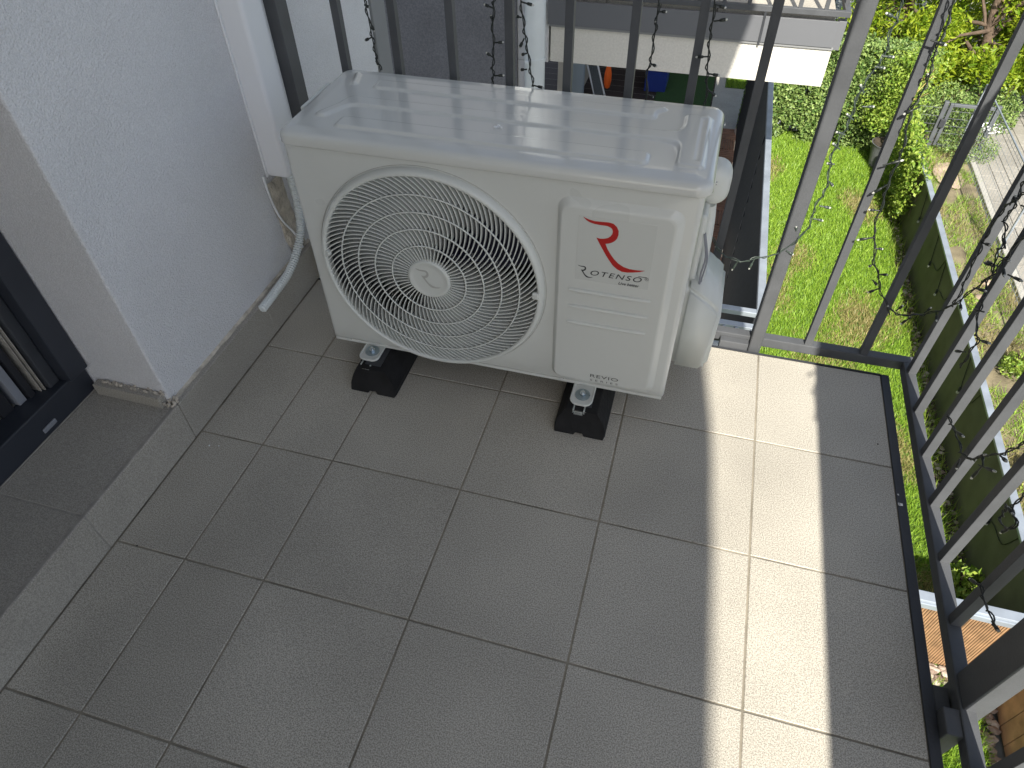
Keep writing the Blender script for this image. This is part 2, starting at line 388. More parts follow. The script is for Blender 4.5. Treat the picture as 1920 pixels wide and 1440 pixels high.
# unseen upper balcony slab, outline bent to set the shade edge below
ub = thing('upper_balcony', (0, -3, 2.6), 'unseen balcony slab of the storey above, outline shaped to shade the house side', 'balcony')
pts = [(-2.4, -9), (1.60, -9), (1.50, -7.1), (1.285, -3.46), (1.268, -3.2), (1.262, -3.08), (1.250, -2.96), (1.243, -2.85), (1.230, -2.72), (1.190, -2.64), (1.175, -2.57), (1.170, -1.4), (1.240, -1.2), (1.240, .30), (-2.4, .30)]
bm = bmesh.new(); f = bm.faces.new([bm.verts.new((x, y, 2.62)) for x, y in pts]); r = bmesh.ops.extrude_face_region(bm, geom=[f])
for e in r['geom']:
    if isinstance(e, bmesh.types.BMVert): e.co.z += .2
bmesh.ops.recalc_face_normals(bm, faces=bm.faces)
mb = MB(); mb.bm(bm); mb.build('slab', [m_stucco2], ub)

# ================================================================== AIR CONDITIONER
AX0, AX1, AY0, AY1, AZ0, AZ1 = -.119, .683, -.006, .290, .086, .586
CX, CZ, RO = .1605, .3265, .2425
ac = thing('air_conditioner', (.28, .15, .07), 'ivory white outdoor air conditioning unit with round fan grille and red logo', 'air conditioner')
# casing: front plate with a circular hole + rounded corners, swept back
def rrect(x0, x1, z0, z1, r, n=8):
    out = []
    for cx, cz, a0 in ((x1 - r, z1 - r, 0), (x0 + r, z1 - r, 90), (x0 + r, z0 + r, 180), (x1 - r, z0 + r, 270)):
        for k in range(n + 1):
            a = math.radians(a0 + 90 * k / n); out.append((cx + r * math.cos(a), cz + r * math.sin(a)))
    return out
bm = bmesh.new()
NC = 128
circ = [bm.verts.new((CX + (RO + .004) * math.cos(2 * math.pi * i / NC), AY0, CZ + (RO + .004) * math.sin(2 * math.pi * i / NC))) for i in range(NC)]
def boundary_at(a):    # ray from centre to rectangle with rounding by inset
    c, s = math.cos(a), math.sin(a); x0, x1, z0, z1 = AX0 + .010, AX1 - .012, AZ0 + .006, AZ1 - .001
    t = min([(x1 - CX) / c if c > 1e-9 else 9, (x0 - CX) / c if c < -1e-9 else 9, (z1 - CZ) / s if s > 1e-9 else 9, (z0 - CZ) / s if s < -1e-9 else 9])
    return CX + t * c, CZ + t * s
# corner angles inserted by snapping
angs = [2 * math.pi * i / NC for i in range(NC)]
outer2d = [boundary_at(a) for a in angs]
for (xc, zc) in ((AX0 + .010, AZ0 + .006), (AX1 - .012, AZ0 + .006), (AX1 - .012, AZ1 - .001), (AX0 + .010, AZ1 - .001)):
    k = min(range(NC), key=lambda i: (outer2d[i][0] - xc) ** 2 + (outer2d[i][1] - zc) ** 2); outer2d[k] = (xc, zc)
def ring(pts, y): return [bm.verts.new((x, y, z)) for x, z in pts]
def expand(pts, d):
    o = []
    for x, z in pts:
        nx = x + (d if x >= AX1 - .0121 else -d if x <= AX0 + .0101 else 0)
        nz = z + (d * .25 if z >= AZ1 - .0011 else -d * .5 if z <= AZ0 + .0061 else 0); o.append((nx, nz))
    return o
R0 = ring(outer2d, AY0); R1 = ring(expand(outer2d, .006), AY0 + .0018); R2 = ring(expand(outer2d, .0098), AY0 + .006); R3 = ring(expand(outer2d, .0115), AY0 + .014); R4 = ring(expand(outer2d, .0115), AY1)
# front plate must dip where the circle crosses the lower edge: keep outer ring outside the circle
for i in range(NC):
    if outer2d[i][1] < AZ0 + .0065: pass
allr = [circ, R0, R1, R2, R3, R4]
for a, b in zip(allr[:-1], allr[1:]):
    for i in range(NC):
        j = (i + 1) % NC
        try: bm.faces.new((a[i], a[j], b[j], b[i]))
        except Exception: pass
bm.faces.new(R4[::-1])
bmesh.ops.recalc_face_normals(bm, faces=bm.faces)
mb = MB(); mb.bm(bm, 0, True)
cas = mb.build('casing', [m_ac], ac)
e = cas.modifiers.new('es', 'EDGE_SPLIT'); e.split_angle = math.radians(35)
# base pan lip under the casing with small notches
mb = MB(); mb.box(AX0 + .002, AX1 - .004, AY0 + .003, AY1 - .002, .0765, .0855, bev=.002)
for x in (-.078, .452): mb.tube([(x, AY0 - .0004, .0855), (x, AY0 + .004, .0855)], .0045, 10)
mb.build('base_pan', [m_ac], ac)
# shroud tunnel + back
mb = MB(); n = 96
for (r0, y0, r1, y1) in ((RO - .001, AY0 + .0005, RO - .006, AY0 + .02), (RO - .006, AY0 + .02, RO - .020, AY0 + .055), (RO - .020, AY0 + .055, RO - .020, AY0 + .10)):
    vs = []
    for i in range(n):
        a = 2 * math.pi * i / n; vs += [(CX + r0 * math.cos(a), y0, CZ + r0 * math.sin(a)), (CX + r1 * math.cos(a), y1, CZ + r1 * math.sin(a))]
    mb.add(vs, [[2 * i, 2 * i + 1, (2 * i + 3) % (2 * n), (2 * i + 2) % (2 * n)] for i in range(n)], 0, True)
mb.build('fan_shroud', [m_shroud], ac)
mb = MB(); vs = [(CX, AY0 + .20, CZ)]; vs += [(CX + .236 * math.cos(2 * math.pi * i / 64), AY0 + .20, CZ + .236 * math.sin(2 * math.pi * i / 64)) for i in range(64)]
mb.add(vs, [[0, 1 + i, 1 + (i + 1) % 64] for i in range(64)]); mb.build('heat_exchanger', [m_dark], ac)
# fan: hub + three broad twisted blades
fan = MB(); 
fan.tube([(CX, AY0 + .045, CZ), (CX, AY0 + .10, CZ)], [.06, .065], 24)
for b in range(3):
    vs = []; nr, na = 10, 10
    for i in range(nr + 1):
        r = .06 + (.222 - .06) * i / nr
        for j in range(na + 1):
            t = j / na; a = b * 2.094 + .6 + (t - .5) * (1.25 + .25 * i / nr) + .35 * i / nr
            vs.append((CX + r * math.cos(a), AY0 + .045 + .05 * t + .01 * math.sin(t * 3), CZ + r * math.sin(a)))
    fan.add(vs, [[i * (na + 1) + j, i * (na + 1) + j + 1, (i + 1) * (na + 1) + j + 1, (i + 1) * (na + 1) + j] for i in range(nr) for j in range(na)], 0, True)
fan.build('fan', [m_fan], ac)
# grille
gr = thing('x', (CX, 0, CZ), 'x', 'x')
bpy.data.objects.remove(gr)
mb = MB(); n = 128
prof = [(RO + .0055, AY0 + .003), (RO + .004, AY0 - .006), (RO + .0015, AY0 - .0125), (RO - .001, AY0 - .0150), (RO - .0045, AY0 - .0160), (RO - .0075, AY0 - .0150), (RO - .0090, AY0 - .011), (RO - .0095, AY0 + .004)]
vs = []
for i in range(n):
    a = 2 * math.pi * i / n
    for r, y in prof: vs.append((CX + r * math.cos(a), y, CZ + r * math.sin(a)))
k = len(prof)
mb.add(vs, [[i * k + j, i * k + j + 1, ((i + 1) % n) * k + j + 1, ((i + 1) % n) * k + j] for i in range(n) for j in range(k - 1)], 0, True)
gring = mb.build('fan_grille', [m_acpl], ac)
def dome(r): return AY0 - .0115 - .004 * (1 - (r / RO) ** 2)
fins = MB(); NF = 66; RH = .046; RI = RO - .008
def swirl(r): u = max(0, (r - RH) / (RI - RH)); return .66 * u ** 1.5
def fin(a0, r0, r1, depth, th):
    vs = []; N = 6
    for i in range(N + 1):
        r = r0 + (r1 - r0) * i / N; a = a0 + swirl(r)
        c, s = math.cos(a), math.sin(a); y = dome(r)
        da = (swirl(r + .0005) - swirl(r - .0005)) / .001; tx, tz = c - r * da * s, s + r * da * c
        l = math.hypot(tx, tz); nx, nz = -tz / l * th, tx / l * th
        x, z = CX + r * c, CZ + r * s
        vs += [(x + nx, y, z + nz), (x - nx, y, z - nz), (x - nx * .6, y + depth, z - nz * .6), (x + nx * .6, y + depth, z + nz * .6)]
    fs = []
    for i in range(N):
        for j in range(4): fs.append([4 * i + j, 4 * i + (j + 1) % 4, 4 * i + 4 + (j + 1) % 4, 4 * i + 4 + j])
    fins.add(vs, fs, 0, False)
RINGS = [.046, .082, .121, .159, .197, RI]
for b, nf in enumerate((54, 68, 84, 96, 104)):
    for i in range(nf): fin(2 * math.pi * i / nf + b * .3, RINGS[b], RINGS[b + 1], .0140, .0011)
o = fins.build('fin', [m_acpl], gring); tag(o, 'spiral fins of the fan grille', kind='stuff')
for q, r in enumerate(RINGS[1:5]):
    mb = MB(); pts = [(CX + r * math.cos(2 * math.pi * i / 96), dome(r) - .0012, CZ + r * math.sin(2 * math.pi * i / 96)) for i in range(97)]
    mb.tube(pts, .0018, 6, cap=False); mb.build('ring', [m_acpl], gring)
mb = MB(); vs = []; prof = [(0, -.0180), (.030, -.0178), (.0385, -.0180), (.040, -.0190), (.0440, -.0190), (.0470, -.0165), (.0475, -.004)]
for i in range(48):
    a = 2 * math.pi * i / 48
    for r, y in prof: vs.append((CX + r * math.cos(a), AY0 + y, CZ + r * math.sin(a)))
k = len(prof)
mb.add(vs, [[i * k + j, i * k + j + 1, ((i + 1) % 48) * k + j + 1, ((i + 1) % 48) * k + j] for i in range(48) for j in range(k - 1)], 0, True)
hub = mb.build('hub', [m_acpl], gring)
RP = [(.4761, .5225), (.4868, .5185), (.4981, .5165), (.5115, .5172), (.5245, .5179), (.5325, .5165), (.5390, .5110), (.5430, .5030), (.5435, .4950), (.5418, .4864), (.5380, .4805), (.5334, .4765), (.5275, .4735), (.5215, .4719), (.5265, .4605), (.5335, .4495), (.5405, .4405), (.5492, .4325), (.5595, .4265), (.5714, .4235), (.5860, .4235), (.6006, .4251), (.5900, .4200), (.5784, .4170), (.5680, .4150), (.5574, .4151), (.5480, .4190), (.5392, .4260), (.5310, .4370), (.5246, .4464), (.5135, .4650), (.5035, .4825), (.5105, .4812), (.5173, .4822), (.5245, .4848), (.5291, .4891), (.5320, .4945), (.5326, .5004), (.5308, .5055), (.5270, .5083), (.5225, .5098), (.5170, .5101), (.5075, .5100), (.4985, .5107), (.4900, .5125), (.4830, .5160)]
def Rlogo(x, z, s): return [(x + .0003 + (px - .5383) * s, z + .0022 + (pz - .4695) * s) for px, pz in RP]
mb = MB(); mb.poly(Rlogo(CX - .001, CZ + .001, .42), AY0 - .0179, .0008); mb.build('emblem', [m_inkg], hub)
# slot + clip
mb = MB(); mb.tube([(CX - RO + .008, AY0 - .0155, CZ + .024), (CX - RO + .012, AY0 - .006, CZ + .022)], .008, 14); mb.build('finger_notch', [m_acpl], gring)
mb = MB(); mb.box(CX + RO - .019, CX + RO - .004, AY0 - .0195, AY0 - .010, CZ - .006, CZ + .010, bev=.0035, seg=3); mb.build('clip', [m_acpl], gring)
# thin raised line, its darker colour paints the groove's shade round the grille
mb = MB(); pts = [(CX + (RO + .0075) * math.cos(2 * math.pi * i / 128), AY0 - .0002, CZ + (RO + .0075) * math.sin(2 * math.pi * i / 128)) for i in range(129)]
mb.tube(pts, .0009, 5, cap=False); mb.build('painted_gap_shade', [m_inkg], gring)

# access panel: raised rounded plate
def plate(rings, cap=True):
    m = MB(); vs = []; k = len(rings[0][0])
    for pts, y in rings: vs += [(x, y, z) for x, z in pts]
    fs = [[i * k + j, i * k + (j + 1) % k, (i + 1) * k + (j + 1) % k, (i + 1) * k + j] for i in range(len(rings) - 1) for j in range(k)]
    m.add(vs, fs, 0, True); o = (len(rings) - 1) * k
    m.add([vs[o + j] for j in range(k)], [list(range(k))], 0, False); return m
px0, px1, pz0, pz1 = .4275, .6575, .097, .5575
prs = []
for ins, y in ((0, AY0 + .0002), (.0012, AY0 - .0008), (.0035, AY0 - .0038), (.0068, AY0 - .0082), (.0085, AY0 - .0094), (.0105, AY0 - .0097)):
    prs.append((rrect(px0 + ins, px1 - ins * 1.6, pz0 + ins, pz1 - ins * 1.8, .024 - ins * .6, 8), y))
pm = plate(prs); panel = pm.build('access_panel', [m_ac], ac)
for z in (.3560, .3150, .2725):
    pts = spline([(.4580, AY0 - .0097, z), (.52, AY0 - .0101, z), (.6205, AY0 - .0097, z)], 6)
    mb = MB(); rs = [.0048] * len(pts); rs[0] = .003; rs[-1] = .003
    mb.tube(pts, rs, 12); o = mb.build('pressed_rib', [m_ac], panel)
YP = AY0 - .0098
mb = MB(); mb.poly(Rlogo(.5383, .4695, 1), YP, .0005); mb.build('logo', [m_red], panel)
# pale sticker behind logo (slightly glossier rectangle)
mb = MB(); mb.box(.4685, .611, YP + .0001, YP + .0002 - .0004, .384, .5265); mb.build('sticker', [mat('clear sticker', (.575, .59, .565), .24, coat=.3)], panel)
def text(body, x0, x1, z, name, m, par, shear=0, sp=1.0, hscale=None, bold=0):
    cu = bpy.data.curves.new('t', 'FONT'); cu.body = body; cu.size = .1; cu.shear = shear; cu.space_character = sp
    cu.offset = bold
    t = bpy.data.objects.new('t', cu); C.objects.link(t); bpy.context.view_layer.update()
    me = t.evaluated_get(bpy.context.evaluated_depsgraph_get()).to_mesh()
    xs = [v.co.x for v in me.vertices]; s = (x1 - x0) / (max(xs) - min(xs)); sz = s if hscale is None else hscale
    mn = min(xs); vs = [((x0 + (v.co.x - mn) * s), YP - .0006, z + .0022 + v.co.y * sz) for v in me.vertices]; fs = [list(p.vertices) for p in me.polygons]
    bm = bmesh.new(); bv = [bm.verts.new(v) for v in vs]
    for f in fs:
        try: bm.faces.new([bv[i] for i in f])
        except Exception: pass
    C.objects.unlink(t); bpy.data.objects.remove(t)
    mb = MB(); mb.bm(bm); return mb.build(name, [m], par)
text('OTENSO', .4985, .5975, .3965, 'lettering', m_ink, panel, shear=.25, sp=1.25, hscale=.165, bold=.0006)
mb = MB(); mb.poly(Rlogo(.4880, .4025, .25), YP, .0005)
mb.build('lettering', [m_ink], panel)
mb = MB(); mb.box(.590, .606, YP - .0006, YP - .0003, .4116, .4126); mb.build('lettering', [m_ink], panel)
text('\u00ae', .6025, .6100, .4025, 'lettering', m_ink, panel)
text('Live better', .5540, .5945, .3845, 'lettering', m_ink, panel, shear=.25, bold=.002)
text('REVIO', .5175, .5795, .1195, 'lettering', m_ink, panel, sp=1.1, hscale=.135, bold=-.0005)
text('SERIES', .5180, .5800, .1085, 'lettering', m_ink, panel, sp=1.9, hscale=.075)

# lid: height field with pressed ribs
LX0, LX1, LY0, LY1 = -.127, .692, -.0125, .305
hw, hd = (LX1 - LX0) / 2, (LY1 - LY0) / 2; mx_, my_ = (LX0 + LX1) / 2, (LY0 + LY1) / 2
RC = .028
def seg_d(p, a, b):
    ax, ay = a; bx, by = b; px, py = p; dx, dy = bx - ax, by - ay
    t = max(0, min(1, ((px - ax) * dx + (py - ay) * dy) / (dx * dx + dy * dy))); return math.hypot(px - ax - t * dx, py - ay - t * dy)
def sm(a, b, x): t = max(0, min(1, (x - a) / (b - a))); return t * t * (3 - 2 * t)
G1 = [(-.070, .070), (-.064, .100), (-.052, .122), (-.030, .1325), (.10, .1335), (.575, .1335), (.595, .126), (.607, .105), (.620, .052), (.635, .045)]
def sdbox(x, y, x0, x1, y0, y1, r=.008):
    cx, cy = (x0 + x1) / 2, (y0 + y1) / 2; qx, qy = abs(x - cx) - (x1 - x0) / 2 + r, abs(y - cy) - (y1 - y0) / 2 + r
    return math.hypot(max(qx, 0), max(qy, 0)) + min(max(qx, qy), 0) - r
def smin(a, b, k=.012): h = max(k - abs(a - b), 0) / k; return min(a, b) - h * h * k * .25
def emb(x, y):
    p1 = smin(sdbox(x, y, -.018, .564, .208, .246, .007), seg_d((x, y), (.550, .240), (.572, .252)) - .008)
    p2 = sdbox(x, y, -.020, .572, .030, .072, .010)
    p3 = smin(sdbox(x, y, -.045, .612, .124, .160, .016), sdbox(x, y, .622, .668, .037, .240, .010), .045)
    p3 = smin(p3, seg_d((x, y), (-.034, .138), (-.066, .075)) - .011, .02)
    p4 = seg_d((x, y), (-.078, .268), (-.066, .222)) - .005
    d = min(p1, p2, p3, p4)
    h = .0048 * (1 - sm(-.0035, .0035, d))
    inner = sdbox(x, y, .652, .660, .060, .225, .004); return h - .0012 * (1 - sm(-.001, .003, inner))
def ticks(n, h):     # denser towards the rim
    inner = [(-h + .024) + (2 * h - .048) * i / n for i in range(n + 1)]
    rim = [0, .0006, .0018, .0036, .006, .009, .0125, .0165, .0205]
    return [-h + r for r in rim] + inner + [h - r for r in rim[::-1]]
tx, ty = ticks(250, hw), ticks(110, hd)
vs = []; fs = []
for gx in tx:
    for gy in ty:
        ax, ay = abs(gx), abs(gy); cx, cy = ax - (hw - RC), ay - (hd - RC)
        if cx > 0 and cy > 0:
            q = max(cx, cy) / math.hypot(cx, cy); cx *= q; cy *= q; ax, ay = hw - RC + cx, hd - RC + cy; dd = RC - math.hypot(cx, cy)
        else: dd = min(hw - ax, hd - ay)
        x = mx_ + math.copysign(ax, gx); y = my_ + math.copysign(ay, gy)
        R = .015; t = min(dd / R, 1); z = .600 + .012 * math.sqrt(max(0, 1 - (1 - t) ** 2)) + .0025 * sm(.01, .035, dd)
        z += emb(x, y) * sm(.012, .022, dd)
        vs.append((x, y, z))
nx, ny = len(tx), len(ty)
fs = [[i * ny + j, (i + 1) * ny + j, (i + 1) * ny + j + 1, i * ny + j + 1] for i in range(nx - 1) for j in range(ny - 1)]
mb = MB(); mb.add(vs, fs, 0, True)
loop = [i * ny for i in range(nx)] + [(nx - 1) * ny + j for j in range(1, ny)] + [i * ny + ny - 1 for i in range(nx - 2, -1, -1)] + [j for j in range(ny - 2, 0, -1)]
lp = [Vector(vs[i]) for i in loop]; K = len(lp); cc = Vector((mx_, my_, 0))
def offs(p, d, z):
    ax, ay = p.x - mx_, p.y - my_; cx, cy = abs(ax) - (hw - RC), abs(ay) - (hd - RC)
    if cx > 0 and cy > 0: n = Vector((math.copysign(cx, ax), math.copysign(cy, ay))).normalized()
    elif hw - abs(ax) < hd - abs(ay): n = Vector((math.copysign(1, ax), 0))
    else: n = Vector((0, math.copysign(1, ay)))
    return (p.x + n.x * d, p.y + n.y * d, z)
sk = []
for d_, z_ in ((0, .600), (.0004, .596), (.0008, .5900), (0, .5884), (-.004, .5884)): sk += [offs(p, d_, z_) for p in lp]
mb.add(sk, [[a * K + j, (a + 1) * K + j, (a + 1) * K + (j + 1) % K, a * K + (j + 1) % K] for a in range(4) for j in range(K)], 0, True)
lid = mb.build('lid', [m_aclid], ac)
# left end of the lid: carrying ledge
mb = MB(); mb.box(-.1375, -.1286, .11, .235, .585, .606, bev=.004, seg=3); mb.build('side_ledge', [m_acpl], ac)
mb = MB()
for q in range(4):
    c = (.285 + uni(-.006, .006), .102 + uni(-.004, .004), .6165); s = uni(.0015, .004)
    mb.box(c[0] - s, c[0] + s, c[1] - s * .7, c[1] + s * .7, c[2] - .002, c[2] + s * .5, bev=s * .3, seg=1)
tag(mb.build('paper_scrap', [m_white]), 'tiny crumpled white scrap lying on the glossy lid', 'scrap')
# screws on lid side
for y in (.035, .262): mb = MB(); mb.tube([(.6945, y, .594), (.6965, y, .594)], .0035, 10); mb.build('screw', [m_zinc], ac)
# side covers, pipes
def rounded_block(name, x0, x1, y0, y1, z0, z1, bev, m, par, seg=5):
    b = MB(); b.box(x0, x1, y0, y1, z0, z1, bev=bev, seg=seg); o = b.build(name, [m], par)
    for p in o.data.polygons: p.use_smooth = True
    return o
o = rounded_block('handle_cover', .668, .729, .172, .245, .462, .547, .028, m_acpl, ac, 6)
# valve cover: wedge shaped cowl
bm = bmesh.new()
prof = [(.6835, .088), (.752, .088), (.764, .105), (.768, .262), (.742, .288), (.6835, .325)]
va = [bm.verts.new((x, .095, z)) for x, z in prof]; vb = [bm.verts.new((x, .278, z)) for x, z in prof]
bm.faces.new(va); bm.faces.new(vb[::-1])
for i in range(len(prof)): j = (i + 1) % len(prof); bm.faces.new((va[i], vb[i], vb[j], va[j]))
bmesh.ops.recalc_face_normals(bm, faces=bm.faces)
bmesh.ops.bevel(bm, geom=bm.edges[:], offset=.011, segments=4, affect='EDGES')
mb = MB(); mb.bm(bm, 0, True); o = mb.build('valve_cover', [m_acpl], ac)
mb = MB()
mb.box(.6838, .699, .13, .272, .30, .47, bev=.008, seg=3); mb.build('terminal_cover', [m_acpl], ac)
mb = MB(); mb.tube(spline([(.70, .20, .455), (.704, .20, .42), (.707, .18, .37), (.709, .16, .31), (.706, .15, .25)], 8), [.010] * 33, 14)
mb.tube(spline([(.70, .235, .45), (.706, .235, .40), (.709, .22, .34), (.709, .21, .27)], 8), [.011] * 25, 14); mb.build('insulated_pipe', [m_acpl], ac)
mb = MB(); mb.tube(spline([(.698, .13, .43), (.710, .125, .38), (.708, .122, .34), (.710, .128, .31)], 8), .002, 8); mb.tube(spline([(.70, .15, .42), (.714, .14, .37), (.714, .135, .34), (.712, .135, .31)], 8), .0018, 8); mb.build('wiring', [m_rubbergrey], ac)
# front feet brackets with bolt
for i, (x, y) in enumerate(((-.012, -.022), (.507, -.033))):
    mb = MB()
    base = rrect(x - .0235, x + .0235, y - .030, y + .045, .015, 6)
    bm = bmesh.new(); vb_ = [bm.verts.new((a, b, .0722)) for a, b in base]; f = bm.faces.new(vb_); r = bmesh.ops.extrude_face_region(bm, geom=[f])
    for e_ in r['geom']:
        if isinstance(e_, bmesh.types.BMVert): e_.co.z += .0045
    bmesh.ops.recalc_face_normals(bm, faces=bm.faces); mb.bm(bm)
    mb.tube([(a, b, .0775) for a, b in base] + [(base[0][0], base[0][1], .0775)], .0024, 8, cap=False)
    fb = mb.build('mounting_foot', [m_ac], ac)
    mb = MB(); mb.tube([(x, y, .0768), (x, y, .0790)], .0170, 28, smooth=False); mb.build('washer', [m_washer], fb)
    mb = MB(); mb.tube([(x, y, .0790), (x, y, .0838)], .0072, 6, smooth=False); mb.tube([(x, y, .0838), (x, y, .0885)], .0038, 12); mb.build('bolt', [m_zinc], fb)
    # clip nut channel under the foot
    mb = MB()
    for sx in (-1, 1): mb.box(x + sx * .012 - .002, x + sx * .012 + .002, y - .045, y - .026, .062, .0715, bev=.0006, seg=1)
    mb.box(x - .0165, x + .0165, y - .036, y - .0305, .0595, .0620, bev=.0006, seg=1)
    mb.box(x - .010, x + .010, y - .0475, y - .0455, .060, .0700, bev=.0006, seg=1); mb.build('channel_nut', [m_zinc], fb)

# rubber feet
def rubber_foot(x0, x1, yf, label):
    t = thing('rubber_foot', ((x0 + x1) / 2, .05, 0), label, 'rubber foot', 'black rubber mounting feet')
    bm = bmesh.new(); xc = (x0 + x1) / 2; w = (x1 - x0) / 2
    sec = [(-w, 0), (-w, .018), (-w * .86, .040), (-w * .60, .070), (w * .60, .070), (w * .86, .040), (w, .018), (w, 0), (.012, 0), (.008, .006), (-.008, .006), (-.012, 0)]
    ys = [(yf, .96), (yf + .012, 1), (.28, 1), (.29, .97)]
    rings = []
    for y, s in ys:
        yy = lambda z: y + (.028 * z / .07 if y == yf else 0)
        rings.append([bm.verts.new((xc + x * s, yy(z), z if z < .069 or y not in (yf,) else z - .0015)) for x, z in sec])
    k = len(sec)
    for a, b in zip(rings[:-1], rings[1:]):
        for j in range(k): bm.faces.new((a[j], a[(j + 1) % k], b[(j + 1) % k], b[j]))
    bm.faces.new(rings[0]); bm.faces.new(rings[-1][::-1]); bmesh.ops.recalc_face_normals(bm, faces=bm.faces)
    m2 = MB(); m2.bm(bm); o = m2.build('rubber_block', [m_rubber], t); bevmod(o, .0025, 2)
    # cutout notch blocks on the long sides
    m2 = MB(); m2.box(xc - .020, xc + .020, -.062, .27, .0702, .0720, bev=.0005, seg=1); m2.build('mounting_channel', [m_anth], t)
rubber_foot(-.054, .064, -.090, 'left black rubber foot under the fan end of the unit')
rubber_foot(.454, .572, -.090, 'right black rubber foot under the logo panel end')

